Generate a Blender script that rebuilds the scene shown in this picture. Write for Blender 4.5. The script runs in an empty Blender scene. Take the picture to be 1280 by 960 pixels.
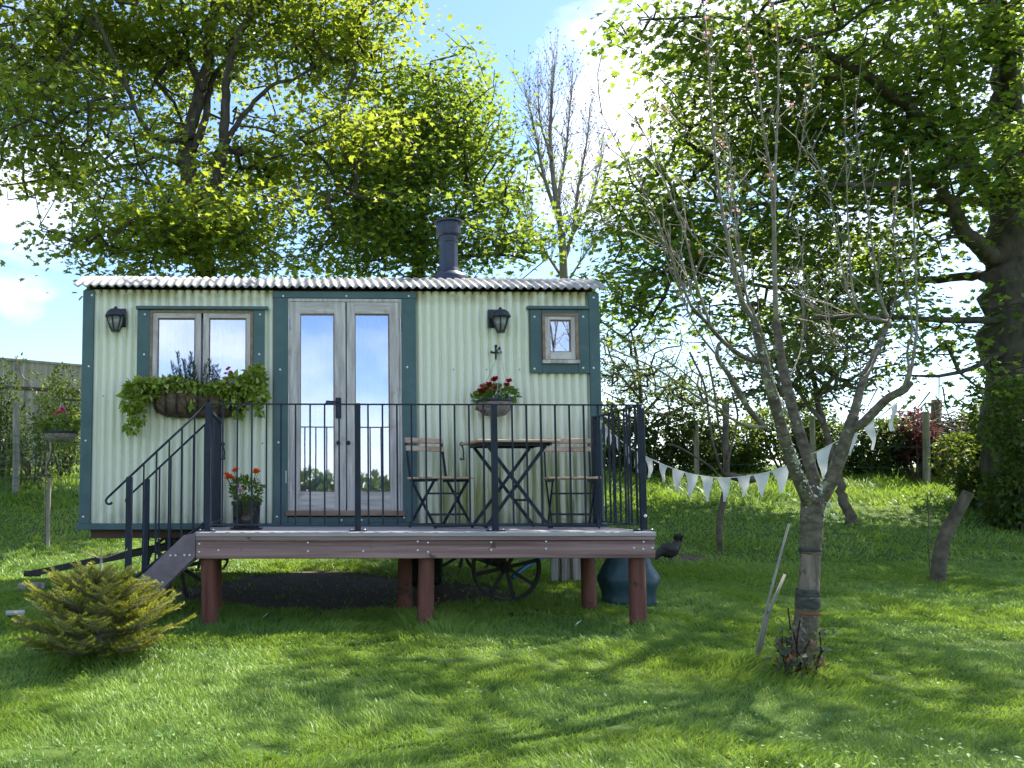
import bpy, math, random
import numpy as np
from mathutils import Vector, Matrix
RNG = np.random.default_rng(11)
random.seed(5)
SC = bpy.context.scene
COL = SC.collection
R = math.radians

# ------------------------------------------------------------------ camera
F_PX, CX, CY = 1100.0, 386.4, 540.0            # focal length and principal point, in pixels of a 1280 x 960 picture
CAM = Vector((1.874, -7.981, 1.0)); YAW, PITCH = 0.023, 0.0738
cam_d = bpy.data.cameras.new('camera'); cam = bpy.data.objects.new('camera', cam_d); COL.objects.link(cam)
cam_d.sensor_fit = 'HORIZONTAL'; cam_d.sensor_width = 36.0; cam_d.lens = 36.0 * F_PX / 1280.0
cam_d.shift_x = (640 - CX) / 1280.0; cam_d.shift_y = (CY - 480) / 1280.0
cam_d.clip_start = 0.05; cam_d.clip_end = 3000
FWD = Vector((math.sin(YAW) * math.cos(PITCH), math.cos(YAW) * math.cos(PITCH), math.sin(PITCH)))
RGT = Vector((math.cos(YAW), -math.sin(YAW), 0)); UPV = RGT.cross(FWD)
cam.matrix_world = Matrix(((RGT.x, UPV.x, -FWD.x, CAM.x), (RGT.y, UPV.y, -FWD.y, CAM.y), (RGT.z, UPV.z, -FWD.z, CAM.z), (0, 0, 0, 1)))
SC.camera = cam

def at(px, py, Y):
    """a point of the photograph, at the world depth Y where the thing stands"""
    d = FWD + RGT * ((px - CX) / F_PX) - UPV * ((py - CY) / F_PX)
    t = (Y - CAM.y) / d.y
    return CAM + d * t
def sc(Y):                                     # pixels of the photograph per metre at depth Y
    return F_PX / ((Y - CAM.y))

# ------------------------------------------------------------------ sky and sun
SUN_EL, SUN_AZ = R(50), R(58)                 # azimuth from +Y towards +X
SUN_DIR = Vector((math.sin(SUN_AZ) * math.cos(SUN_EL), math.cos(SUN_AZ) * math.cos(SUN_EL), math.sin(SUN_EL)))
world = bpy.data.worlds.new('World'); SC.world = world; world.use_nodes = True
nt = world.node_tree; nt.nodes.clear()
def N(nt, t, **kw):
    n = nt.nodes.new(t)
    for k, v in kw.items():
        if k.startswith('i_'):
            key = k[2:]
            key = int(key) if key.isdigit() else key.replace('_', ' ')
            n.inputs[key].default_value = v
        else: setattr(n, k, v)
    return n
def L(nt, a, b): nt.links.new(a, b)
wo = N(nt, 'ShaderNodeOutputWorld'); bg = N(nt, 'ShaderNodeBackground'); bg.inputs['Strength'].default_value = 0.05
sky = N(nt, 'ShaderNodeTexSky', sky_type='NISHITA', sun_disc=False, sun_elevation=SUN_EL, sun_rotation=SUN_AZ, air_density=1.0, dust_density=0.15, ozone_density=3.5)
tc = N(nt, 'ShaderNodeTexCoord')
mp = N(nt, 'ShaderNodeMapping'); mp.inputs['Scale'].default_value = (1, 1, 1.9); mp.inputs['Location'].default_value = (0.37, 0.1, 0.0)
nz = N(nt, 'ShaderNodeTexNoise', i_Scale=2.6, i_Detail=9.0, i_Roughness=0.56)
rmp = N(nt, 'ShaderNodeValToRGB'); rmp.color_ramp.elements[0].position = 0.48; rmp.color_ramp.elements[1].position = 0.70
# one cumulus bank stands where the photograph shows it
cdir = (at(800, 110, 100) - CAM).normalized()
dt = N(nt, 'ShaderNodeVectorMath', operation='DISTANCE'); dt.inputs[1].default_value = cdir
mr = N(nt, 'ShaderNodeMapRange'); mr.inputs['From Min'].default_value = 0.03; mr.inputs['From Max'].default_value = 0.16; mr.inputs['To Min'].default_value = 0.16; mr.inputs['To Max'].default_value = 0.0
ad = N(nt, 'ShaderNodeMath', operation='ADD')
mix = N(nt, 'ShaderNodeMixRGB'); mix.inputs['Color2'].default_value = (7.6, 7.7, 8.0, 1)
L(nt, tc.outputs['Generated'], mp.inputs['Vector']); L(nt, mp.outputs[0], nz.inputs['Vector'])
L(nt, tc.outputs['Generated'], dt.inputs[0]); L(nt, dt.outputs['Value'], mr.inputs['Value'])
hdir = (at(590, 40, 100) - CAM).normalized()
dh = N(nt, 'ShaderNodeVectorMath', operation='DISTANCE'); dh.inputs[1].default_value = hdir
mh = N(nt, 'ShaderNodeMapRange'); mh.inputs['From Min'].default_value = 0.02; mh.inputs['From Max'].default_value = 0.42; mh.inputs['To Min'].default_value = -0.16; mh.inputs['To Max'].default_value = 0.0
ah = N(nt, 'ShaderNodeMath', operation='ADD'); L(nt, tc.outputs['Generated'], dh.inputs[0]); L(nt, dh.outputs['Value'], mh.inputs['Value'])
L(nt, nz.outputs['Fac'], ad.inputs[0]); L(nt, mr.outputs[0], ad.inputs[1]); L(nt, ad.outputs[0], ah.inputs[0]); L(nt, mh.outputs[0], ah.inputs[1]); L(nt, ah.outputs[0], rmp.inputs['Fac'])
L(nt, rmp.outputs['Color'], mix.inputs['Fac']); L(nt, sky.outputs[0], mix.inputs['Color1']); L(nt, mix.outputs[0], bg.inputs['Color']); L(nt, bg.outputs[0], wo.inputs[0])
sun_l = bpy.data.lights.new('sun', 'SUN'); sun_l.energy = 2.5; sun_l.angle = R(0.53); sun_l.color = (1.0, 0.93, 0.80)
sun = bpy.data.objects.new('sun', sun_l); COL.objects.link(sun); sun.location = (0, 0, 40)
sun.rotation_euler = SUN_DIR.to_track_quat('Z', 'Y').to_euler()
vs = SC.view_settings; vs.view_transform = 'Standard'; vs.look = 'None'; vs.exposure = 2.6; vs.gamma = 1.0; vs.use_curve_mapping = False
SC.cycles.max_bounces = 10; SC.cycles.diffuse_bounces = 6; SC.cycles.transparent_max_bounces = 12

# ------------------------------------------------------------------ materials
def _base(name):
    m = bpy.data.materials.new(name); m.use_nodes = True; t = m.node_tree; t.nodes.clear()
    o = N(t, 'ShaderNodeOutputMaterial'); p = N(t, 'ShaderNodeBsdfPrincipled'); L(t, p.outputs[0], o.inputs[0])
    return m, t, o, p
def c4(c): return (c[0], c[1], c[2], 1)
def pm(name, c1, c2=None, scale=8, rough=0.6, bump=0.0, stretch=(1, 1, 1), metal=0.0, detail=5, lo=0.35, hi=0.65, spec=0.4, bscale=None, c3=None, s3=3, t3=(0.55, 0.65)):
    m, t, o, p = _base(name)
    p.inputs['Roughness'].default_value = rough; p.inputs['Metallic'].default_value = metal; p.inputs['Specular IOR Level'].default_value = spec
    tc = N(t, 'ShaderNodeTexCoord'); mp = N(t, 'ShaderNodeMapping'); mp.inputs['Scale'].default_value = stretch
    L(t, tc.outputs['Object'], mp.inputs[0])
    nz = N(t, 'ShaderNodeTexNoise', i_Scale=scale, i_Detail=detail, i_Roughness=0.6); L(t, mp.outputs[0], nz.inputs['Vector'])
    rp = N(t, 'ShaderNodeValToRGB'); e = rp.color_ramp.elements
    e[0].position = lo; e[1].position = hi; e[0].color = c4(c1); e[1].color = c4(c2 or c1)
    L(t, nz.outputs['Fac'], rp.inputs['Fac']); col = rp.outputs['Color']
    if c3:
        n3 = N(t, 'ShaderNodeTexNoise', i_Scale=s3, i_Detail=6.0, i_Roughness=0.65); L(t, tc.outputs['Object'], n3.inputs['Vector'])
        r3 = N(t, 'ShaderNodeValToRGB'); r3.color_ramp.elements[0].position = t3[0]; r3.color_ramp.elements[1].position = t3[1]; L(t, n3.outputs['Fac'], r3.inputs['Fac'])
        mx = N(t, 'ShaderNodeMixRGB'); mx.inputs['Color2'].default_value = c4(c3); L(t, r3.outputs['Color'], mx.inputs['Fac']); L(t, col, mx.inputs['Color1']); col = mx.outputs[0]
    L(t, col, p.inputs['Base Color'])
    if bump:
        b = N(t, 'ShaderNodeBump'); b.inputs['Strength'].default_value = bump; b.inputs['Distance'].default_value = 0.01
        n2 = nz
        if bscale:
            n2 = N(t, 'ShaderNodeTexNoise', i_Scale=bscale, i_Detail=4.0); L(t, mp.outputs[0], n2.inputs['Vector'])
        L(t, n2.outputs['Fac'], b.inputs['Height']); L(t, b.outputs[0], p.inputs['Normal'])
    return m
def leafmat(name, c1, c2, tr, fac=0.45, rough=0.42, c3=None, spec=0.35):
    """foliage: tint runs c1..c2 with the face attribute; light passes through the blade"""
    m, t, o, p = _base(name)
    a = N(t, 'ShaderNodeAttribute', attribute_name='tint'); rp = N(t, 'ShaderNodeValToRGB'); e = rp.color_ramp.elements
    e[0].color = c4(c1); e[1].color = c4(c2); e[0].position = 0.05; e[1].position = 0.8 if c3 else 0.95
    if c3: x = e.new(0.97); x.color = c4(c3)
    L(t, a.outputs['Fac'], rp.inputs['Fac']); L(t, rp.outputs['Color'], p.inputs['Base Color'])
    p.inputs['Roughness'].default_value = rough; p.inputs['Specular IOR Level'].default_value = spec
    tr_n = N(t, 'ShaderNodeBsdfTranslucent')
    ml = N(t, 'ShaderNodeMixRGB', blend_type='MIX'); ml.inputs['Fac'].default_value = 0.3; ml.inputs['Color1'].default_value = c4(tr); L(t, rp.outputs['Color'], ml.inputs['Color2'])
    L(t, ml.outputs[0], tr_n.inputs['Color'])
    ms = N(t, 'ShaderNodeMixShader'); ms.inputs[0].default_value = fac
    L(t, p.outputs[0], ms.inputs[1]); L(t, tr_n.outputs[0], ms.inputs[2]); L(t, ms.outputs[0], o.inputs[0])
    return m
M = {}
M['trim'] = pm('green_trim_paint', (.050, .098, .105), (.07, .13, .135), 4, .5, .05, c3=(.09, .15, .14), s3=9, t3=(.6, .75))
M['iron'] = pm('blue_black_iron', (.006, .011, .024), (.013, .022, .044), 14, .45, .04, spec=.3)
M['chassis'] = pm('chassis_black_steel', (.012, .013, .015), (.03, .028, .026), 9, .6, .1)
M['lampblack'] = pm('black_lamp_casting', (.012, .016, .026), (.02, .026, .04), 20, .4, .05)
M['flue'] = pm('flue_blue_black', (.010, .018, .042), (.020, .032, .065), 10, .38, .03, spec=.5)
M['oak'] = pm('weathered_oak', (.36, .325, .31), (.62, .57, .54), 16, .7, .25, (1.6, 1.6, .16), c3=(.30, .22, .16), s3=5, t3=(.58, .74))
M['oak_h'] = pm('weathered_oak_rail', (.36, .325, .31), (.62, .57, .54), 16, .7, .25, (.16, 1.6, 1.6), c3=(.30, .22, .16), s3=5, t3=(.58, .74))
M['oak_dark'] = pm('brown_oak_sill', (.18, .11, .07), (.32, .22, .155), 14, .65, .2, (.15, 1, 1))
M['deck'] = pm('stained_decking', (.135, .072, .070), (.33, .205, .20), 15, .62, .5, (.05, 1.5, 1.5), c3=(.075, .038, .032), s3=3.2, t3=(.62, .66))
M['deck_top'] = pm('worn_decking', (.26, .23, .24), (.48, .44, .45), 11, .65, .3, (.09, 1.3, 1.3))
M['deck_slope'] = pm('stained_stair_timber', (.13, .10, .118), (.23, .18, .205), 9, .62, .3, (.5, 1, .5))
M['leg'] = pm('red_brown_post', (.095, .028, .020), (.19, .07, .05), 12, .65, .3, (1.2, 1.2, .12), c3=(.05, .025, .02), s3=6, t3=(.6, .68))
M['chair_wood'] = pm('bleached_acacia', (.36, .225, .15), (.58, .41, .30), 16, .6, .2, (.2, 1, 1), c3=(.16, .10, .065), s3=7, t3=(.6, .72))
M['brown_beam'] = pm('brown_beam', (.07, .038, .027), (.12, .07, .05), 9, .7, .2, (.1, 1, 1))
M['screw'] = pm('galvanised_screw', (.65, .66, .68), (.8, .8, .82), 30, .3, 0, metal=.6)
M['steel'] = pm('dull_hinge_steel', (.35, .36, .38), (.5, .5, .52), 30, .35, 0, metal=.8)
M['roof'] = pm('weathered_roof_sheet', (.23, .225, .225), (.40, .385, .375), 5, .5, .1, (1, 1, 1), c3=(.17, .155, .145), s3=11, t3=(.55, .75), spec=.5)
M['dark_inside'] = pm('dark_interior', (.03, .028, .026), (.05, .045, .04), 3, .9)
M['curtain'] = pm('pale_curtain', (.62, .62, .70), (.80, .80, .86), 18, .8, .1, (2.5, 1, .06))
M['white'] = pm('white_cloth', (.72, .72, .68), (.85, .85, .82), 40, .8, .1)
M['flag'] = pm('cream_bunting_cloth', (.52, .54, .50), (.74, .76, .72), 26, .85, .15, c3=(.38, .41, .40), s3=30, t3=(.55, .68))
M['flag'] = leafmat('cream_bunting_cloth', (.60, .61, .60), (.76, .77, .77), (.62, .63, .64), .3, .8, spec=.1)
M['string'] = pm('white_string', (.6, .6, .58), (.75, .75, .72), 40, .8)
M['bark'] = pm('sycamore_bark', (.030, .024, .018), (.088, .073, .056), 9, .85, .8, (1, 1, .35), c3=(.07, .085, .04), s3=2.5, t3=(.55, .7))
M['bark_pale'] = pm('ash_bark', (.17, .16, .135), (.30, .28, .245), 9, .85, .4, (1, 1, .4))
M['plum'] = pm('plum_bark', (.050, .040, .028), (.15, .128, .088), 17, .8, .9, (1, 1, 1.5), c3=(.27, .29, .17), s3=16, t3=(.57, .66))
M['plum_whip'] = pm('plum_whip_bark', (.11, .092, .070), (.25, .22, .165), 16, .7, .4, (1, 1, 1.5), c3=(.20, .22, .07), s3=5, t3=(.56, .66))
M['lichen'] = pm('pale_lichen', (.36, .42, .34), (.58, .63, .54), 40, .9, .6)
M['bare_wood'] = pm('stripped_trunk_wood', (.09, .068, .05), (.27, .215, .165), 13, .8, .9, (1.4, 1.4, .3), c3=(.045, .034, .027), s3=14, t3=(.55, .65))
M['tie'] = pm('dark_rubber_tie', (.02, .022, .022), (.05, .05, .05), 20, .6)
M['fabric_tie'] = pm('grey_fabric_wrap', (.022, .028, .022), (.075, .08, .066), 18, .8, .4, (1, 1, 3))
M['twine'] = pm('orange_twine', (.16, .06, .03), (.22, .085, .035), 30, .8)
M['cane'] = pm('weathered_cane', (.20, .18, .15), (.36, .33, .29), 12, .7, .2, (1, 1, .3))
M['dead'] = pm('dead_branch', (.055, .045, .030), (.14, .118, .085), 9, .9, .6)
M['soil'] = pm('dark_soil', (.025, .017, .012), (.06, .042, .03), 12, .95, .8)
M['coir'] = pm('coir_liner', (.055, .037, .024), (.16, .11, .075), 20, .95, .8)
M['plastic'] = pm('black_glazed_pot', (.009, .010, .012), (.02, .02, .022), 7, .16, .02, spec=.6)
M['bag'] = pm('teal_woven_bag', (.016, .042, .058), (.030, .075, .095), 6, .5, .9, bscale=9, c3=(.05, .10, .12), s3=5, t3=(.58, .75))
M['tub_wood'] = pm('grey_tub_stave', (.17, .155, .135), (.40, .38, .34), 18, .85, .5, (1.6, 1.6, .12))
M['post'] = pm('grey_fence_post', (.16, .15, .12), (.31, .29, .25), 12, .85, .4, (1, 1, .15), c3=(.14, .17, .08), s3=4, t3=(.52, .7))
M['board'] = pm('pale_board_fence', (.25, .235, .205), (.46, .44, .40), 7, .85, .3, (1, 1, .14), c3=(.16, .15, .125), s3=2.2, t3=(.55, .72))
M['wire'] = pm('green_coated_wire', (.04, .10, .09), (.06, .13, .12), 20, .5)
M['blue'] = pm('blue_hose', (.02, .13, .26), (.03, .17, .33), 8, .35)
M['feather'] = pm('dark_hen_plumage', (.012, .011, .013), (.045, .038, .04), 32, .6, .5, c3=(.07, .055, .05), s3=16, t3=(.58, .66))
M['comb'] = pm('red_comb', (.28, .03, .025), (.36, .05, .04), 20, .5)
M['hornyleg'] = pm('grey_hen_leg', (.14, .12, .09), (.2, .17, .12), 20, .6)
M['stone'] = pm('grey_slab', (.30, .30, .30), (.48, .48, .49), 9, .85, .4)
M['bulb'] = pm('smoky_lamp_glass', (.16, .17, .15), (.26, .27, .24), 6, .12, 0, spec=.7)
M['basket_band'] = pm('woven_basket_strips', (.10, .075, .065), (.32, .29, .29), 30, .7, .4, (1, 1, 6))
M['petal_red'] = leafmat('crimson_petals', (.33, .01, .03), (.60, .03, .07), (.6, .02, .05), .3, .5)
M['petal_pink'] = leafmat('pink_petals', (.60, .03, .14), (.80, .12, .28), (.7, .08, .2), .3, .5)
M['petal_pale'] = leafmat('pale_pink_petals', (.70, .30, .36), (.85, .62, .64), (.8, .5, .5), .3, .5)
M['petal_orange'] = leafmat('orange_petals', (.80, .12, .012), (.90, .24, .02), (.9, .2, .02), .3, .5)
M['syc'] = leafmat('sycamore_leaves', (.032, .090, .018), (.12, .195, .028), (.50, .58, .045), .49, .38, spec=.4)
M['syc_dark'] = leafmat('shaded_sycamore_leaves', (.030, .092, .028), (.090, .175, .036), (.42, .55, .05), .47, .38, spec=.4)  # darker, bluer copy of the sycamore leaf colour, shade put into it
M['hedge'] = leafmat('hedge_leaves', (.022, .055, .014), (.075, .135, .022), (.26, .33, .03), .40, .5)
M['hedge_dark'] = leafmat('dark_hedge_leaves', (.016, .042, .014), (.05, .10, .022), (.18, .25, .03), .36, .5)
M['hedge_pale'] = leafmat('pale_green_leaves', (.055, .11, .022), (.14, .21, .04), (.36, .42, .05), .42, .5)
M['copper'] = leafmat('copper_leaves', (.05, .018, .024), (.11, .04, .045), (.22, .07, .06), .35, .5)
M['ivy'] = leafmat('variegated_ivy_leaves', (.10, .185, .022), (.32, .41, .05), (.42, .50, .05), .30, .42, c3=(.42, .44, .18))
M['rosemary'] = leafmat('grey_green_spikes', (.025, .048, .025), (.075, .115, .065), (.10, .15, .06), .2, .6)
M['pelargonium'] = leafmat('pelargonium_leaves', (.05, .11, .02), (.13, .22, .04), (.32, .40, .04), .35, .5)
M['sprout'] = leafmat('rose_sprout_leaves', (.04, .062, .035), (.12, .13, .085), (.2, .2, .06), .3, .5, c3=(.30, .065, .035))
M['needle'] = leafmat('fir_needles', (.09, .145, .022), (.34, .35, .040), (.46, .50, .05), .30, .5, c3=(.54, .50, .08))
M['grass'] = leafmat('grass_blades', (.085, .19, .032), (.20, .32, .052), (.38, .53, .06), .34, .45, c3=(.21, .27, .05), spec=.3)

def wall_paint():
    m, t, o, p = _base('cream_green_corrugated_paint')
    p.inputs['Roughness'].default_value = .45; p.inputs['Specular IOR Level'].default_value = .4
    tc = N(t, 'ShaderNodeTexCoord'); sx = N(t, 'ShaderNodeSeparateXYZ'); L(t, tc.outputs['Object'], sx.inputs[0])
    def rng_(src, a, b): 
        r = N(t, 'ShaderNodeMapRange', interpolation_type='SMOOTHSTEP'); r.inputs['From Min'].default_value = a; r.inputs['From Max'].default_value = b; L(t, src, r.inputs['Value']); return r.outputs[0]
    def mul(a, b):
        n = N(t, 'ShaderNodeMath', operation='MULTIPLY')
        for i, s in enumerate((a, b)):
            if isinstance(s, float): n.inputs[i].default_value = s
            else: L(t, s, n.inputs[i])
        return n.outputs[0]
    def noise(scale, st, detail=5):
        mp = N(t, 'ShaderNodeMapping'); mp.inputs['Scale'].default_value = st; L(t, tc.outputs['Object'], mp.inputs[0])
        n = N(t, 'ShaderNodeTexNoise', i_Scale=scale, i_Detail=float(detail), i_Roughness=.62); L(t, mp.outputs[0], n.inputs['Vector']); return n.outputs['Fac']
    base = N(t, 'ShaderNodeMixRGB'); base.inputs['Color1'].default_value = (.71, .72, .575, 1); base.inputs['Color2'].default_value = (.79, .79, .645, 1); L(t, noise(3.0, (1, 1, .4)), base.inputs['Fac'])
    col = base.outputs[0]
    def over(col, fac, c):
        mx = N(t, 'ShaderNodeMixRGB'); L(t, fac, mx.inputs['Fac']); L(t, col, mx.inputs['Color1']); mx.inputs['Color2'].default_value = c4(c); return mx.outputs[0]
    # algae runs down the sheets behind the table, thickest low down
    run = rng_(noise(13.0, (1.0, 1.0, .07)), .42, .58); low = rng_(sx.outputs['Z'], 1.72, .86); xr = rng_(sx.outputs['X'], .50, 1.0)
    col = over(col, mul(mul(run, low), xr), (.15, .19, .03))
    col = over(col, mul(mul(rng_(noise(7.0, (1, 1, .2)), .35, .6), low), mul(xr, .5)), (.34, .37, .15))
    # yellow-brown tone on the wall just under the eave
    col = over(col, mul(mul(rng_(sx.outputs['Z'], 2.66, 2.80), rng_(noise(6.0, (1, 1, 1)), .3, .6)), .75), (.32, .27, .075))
    col = over(col, mul(rng_(noise(30.0, (1, 1, .05)), .58, .75), .30), (.36, .38, .30))
    col = over(col, mul(mul(rng_(sx.outputs['Z'], .95, .66), rng_(noise(9.0, (1, 1, .5)), .30, .62)), .55), (.30, .29, .19))
    L(t, col, p.inputs['Base Color'])
    return m
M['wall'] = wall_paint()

def pane_mat(name, tint, fac):
    m, t, o, p = _base(name); t.nodes.remove(p)
    g = N(t, 'ShaderNodeBsdfGlossy'); g.inputs['Color'].default_value = c4(tint); g.inputs['Roughness'].default_value = .015
    tr = N(t, 'ShaderNodeBsdfTransparent'); tr.inputs['Color'].default_value = (.92, .94, .95, 1)
    tc = N(t, 'ShaderNodeTexCoord'); n = N(t, 'ShaderNodeTexNoise', i_Scale=2.2, i_Detail=2.0); L(t, tc.outputs['Object'], n.inputs['Vector'])
    b = N(t, 'ShaderNodeBump'); b.inputs['Strength'].default_value = .02; b.inputs['Distance'].default_value = .02; L(t, n.outputs['Fac'], b.inputs['Height']); L(t, b.outputs[0], g.inputs['Normal'])
    x = N(t, 'ShaderNodeMixShader'); x.inputs[0].default_value = fac; L(t, tr.outputs[0], x.inputs[1]); L(t, g.outputs[0], x.inputs[2]); L(t, x.outputs[0], o.inputs[0])
    return m
M['pane'] = pane_mat('reflective_pane', (.70, .75, .92), .50)

def ground_mat():
    m, t, o, p = _base('lawn_thatch_and_soil'); p.inputs['Roughness'].default_value = .9; p.inputs['Specular IOR Level'].default_value = .2
    tc = N(t, 'ShaderNodeTexCoord')
    n1 = N(t, 'ShaderNodeTexNoise', i_Scale=3.0, i_Detail=8.0, i_Roughness=.7); L(t, tc.outputs['Object'], n1.inputs['Vector'])
    r1 = N(t, 'ShaderNodeValToRGB'); r1.color_ramp.elements[0].color = (.034, .070, .012, 1); r1.color_ramp.elements[1].color = (.075, .120, .020, 1); r1.color_ramp.elements[0].position = .3; r1.color_ramp.elements[1].position = .7
    L(t, n1.outputs['Fac'], r1.inputs['Fac'])
    a = N(t, 'ShaderNodeAttribute', attribute_name='bare')
    n2 = N(t, 'ShaderNodeTexNoise', i_Scale=14.0, i_Detail=6.0); L(t, tc.outputs['Object'], n2.inputs['Vector'])
    r2 = N(t, 'ShaderNodeValToRGB'); r2.color_ramp.elements[0].color = (.045, .032, .024, 1); r2.color_ramp.elements[1].color = (.16, .115, .085, 1); L(t, n2.outputs['Fac'], r2.inputs['Fac'])
    mx = N(t, 'ShaderNodeMixRGB'); L(t, a.outputs['Fac'], mx.inputs['Fac']); L(t, r1.outputs[0], mx.inputs['Color1']); L(t, r2.outputs[0], mx.inputs['Color2']); L(t, mx.outputs[0], p.inputs['Base Color'])
    b = N(t, 'ShaderNodeBump'); b.inputs['Strength'].default_value = .7; b.inputs['Distance'].default_value = .03; L(t, n2.outputs['Fac'], b.inputs['Height']); L(t, b.outputs[0], p.inputs['Normal'])
    return m
M['ground'] = ground_mat()

# ------------------------------------------------------------------ mesh helpers
class MB:
    def __init__(s): s.v = []; s.f = []
    def add(s, vs, fs):
        o = len(s.v); s.v += [tuple(v) for v in vs]; s.f += [tuple(i + o for i in f) for f in fs]; return s
    def box(s, c, d, rz=0.0, rot=None, bevel=0.0):
        x, y, z = d[0] / 2, d[1] / 2, d[2] / 2
        b = min(bevel, x * .8, y * .8, z * .8)
        m = rot if rot is not None else Matrix.Rotation(rz, 3, 'Z')
        if b <= 0:
            vs = [Vector((i * x, j * y, k * z)) for i in (-1, 1) for j in (-1, 1) for k in (-1, 1)]
            fs = [(0, 1, 3, 2), (4, 6, 7, 5), (0, 4, 5, 1), (2, 3, 7, 6), (0, 2, 6, 4), (1, 5, 7, 3)]
        else:
            vs = []; idx = {}
            for i in (-1, 1):
                for j in (-1, 1):
                    for k in (-1, 1):
                        for a in range(3):
                            e = [x - b, y - b, z - b]; e[a] += b
                            idx[(i, j, k, a)] = len(vs); vs.append(Vector((i * e[0], j * e[1], k * e[2])))
            fs = []
            def q(l): fs.append(tuple(idx[t] for t in l))
            for a, (u, w) in ((0, (1, 2)), (1, (0, 2)), (2, (0, 1))):
                for sgn in (-1, 1):
                    l = []
                    for su, sw in ((-1, -1), (1, -1), (1, 1), (-1, 1)):
                        t = [0, 0, 0]; t[a] = sgn; t[u] = su; t[w] = sw; l.append((*t, a))
                    q(l)
            for a in range(3):
                u, w = [i for i in range(3) if i != a]
                for su in (-1, 1):
                    for sw in (-1, 1):
                        t0 = [0, 0, 0]; t0[u] = su; t0[w] = sw; t1 = list(t0); t0[a] = -1; t1[a] = 1
                        q([(*t0, u), (*t1, u), (*t1, w), (*t0, w)])
            for i in (-1, 1):
                for j in (-1, 1):
                    for k in (-1, 1): q([(i, j, k, 0), (i, j, k, 1), (i, j, k, 2)])
        return s.add([Vector(c) + m @ v for v in vs], fs)
    def tube(s, pts, rad, n=8, cap=True, flat=None):
        pts = [Vector(p) for p in pts]; k = len(pts)
        if not hasattr(rad, '__len__'): rad = [rad] * k
        t0 = (pts[1] - pts[0]).normalized(); ref = Vector((0, 0, 1)) if abs(t0.z) < .9 else Vector((1, 0, 0))
        u = t0.cross(ref).normalized(); vs = []
        for i, p in enumerate(pts):
            t = (pts[min(i + 1, k - 1)] - pts[max(i - 1, 0)]).normalized()
            u = (u - t * u.dot(t)); u = u.normalized() if u.length > 1e-6 else t.orthogonal().normalized()
            w = t.cross(u)
            for j in range(n):
                a = 2 * math.pi * j / n + (math.pi / n)
                vs.append(p + (u * math.cos(a) + w * math.sin(a)) * rad[i])
        fs = [(i * n + j, i * n + (j + 1) % n, (i + 1) * n + (j + 1) % n, (i + 1) * n + j) for i in range(k - 1) for j in range(n)]
        if cap: fs += [tuple(reversed(range(n))), tuple(range((k - 1) * n, k * n))]
        return s.add(vs, fs)
    def bar(s, a, b, w, t, side=None, bevel=0.0):
        """flat bar from a to b: w across `side`, t the other way"""
        a = Vector(a); b = Vector(b); d = (b - a); l = d.length; d.normalize()
        sd = Vector(side) if side is not None else (Vector((0, 1, 0)) if abs(d.y) < .9 else Vector((1, 0, 0)))
        sd = (sd - d * sd.dot(d)).normalized(); th = d.cross(sd)
        m = Matrix((sd, th, d)).transposed()
        return s.box((a + b) / 2, (w, t, l), rot=m, bevel=bevel)
    def lathe(s, c, prof, n=20, cap=True):
        vs = []; c = Vector(c)
        for r, z in prof:
            for j in range(n):
                a = 2 * math.pi * j / n; vs.append(c + Vector((r * math.cos(a), r * math.sin(a), z)))
        k = len(prof)
        fs = [(i * n + j, i * n + (j + 1) % n, (i + 1) * n + (j + 1) % n, (i + 1) * n + j) for i in range(k - 1) for j in range(n)]
        if cap: fs += [tuple(reversed(range(n))), tuple(range((k - 1) * n, k * n))]
        return s.add(vs, fs)
    def ball(s, c, r, n=10, sq=(1, 1, 1)):
        k = n // 2 + 1
        prof = [(max(r * math.sin(math.pi * i / k), r * .02), -r * math.cos(math.pi * i / k)) for i in range(k + 1)]
        o = len(s.v); s.lathe((0, 0, 0), prof, n)
        for i in range(o, len(s.v)):
            v = s.v[i]; s.v[i] = (c[0] + v[0] * sq[0], c[1] + v[1] * sq[1], c[2] + v[2] * sq[2])
        return s
    def sheet(s, f, nu, nv):
        s.add([f(i / nu, j / nv) for i in range(nu + 1) for j in range(nv + 1)],
              [(i * (nv + 1) + j, (i + 1) * (nv + 1) + j, (i + 1) * (nv + 1) + j + 1, i * (nv + 1) + j + 1) for i in range(nu) for j in range(nv)]); return s
    def build(s, name, mat, parent=None, smooth=False, world=True):
        me = bpy.data.meshes.new(name)
        off = root_loc(parent) if (parent is not None and world) else Vector((0, 0, 0))
        me.from_pydata([(v[0] - off[0], v[1] - off[1], v[2] - off[2]) for v in s.v], [], s.f)
        me.materials.append(M[mat] if isinstance(mat, str) else mat)
        if smooth: me.polygons.foreach_set('use_smooth', [True] * len(me.polygons))
        o = bpy.data.objects.new(name, me); COL.objects.link(o)
        if parent is not None: o.parent = parent
        return o
def root_loc(o):
    v = Vector((0, 0, 0))
    while o is not None: v += o.location; o = o.parent
    return v
def smooth_by_angle(o, ang=40):
    me = o.data; me.polygons.foreach_set('use_smooth', [True] * len(me.polygons)); me.set_sharp_from_angle(angle=R(ang)); return o
def tag(o, label=None, cat=None, group=None, kind=None):
    for k, v in (('label', label), ('category', cat), ('group', group), ('kind', kind)):
        if v: o[k] = v
    return o
def thing(name, loc, label, cat, group=None, rz=0.0):
    o = bpy.data.objects.new(name, None); COL.objects.link(o); o.location = loc; o.rotation_euler = (0, 0, rz); o.empty_display_size = .1
    return tag(o, label, cat, group)
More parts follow.
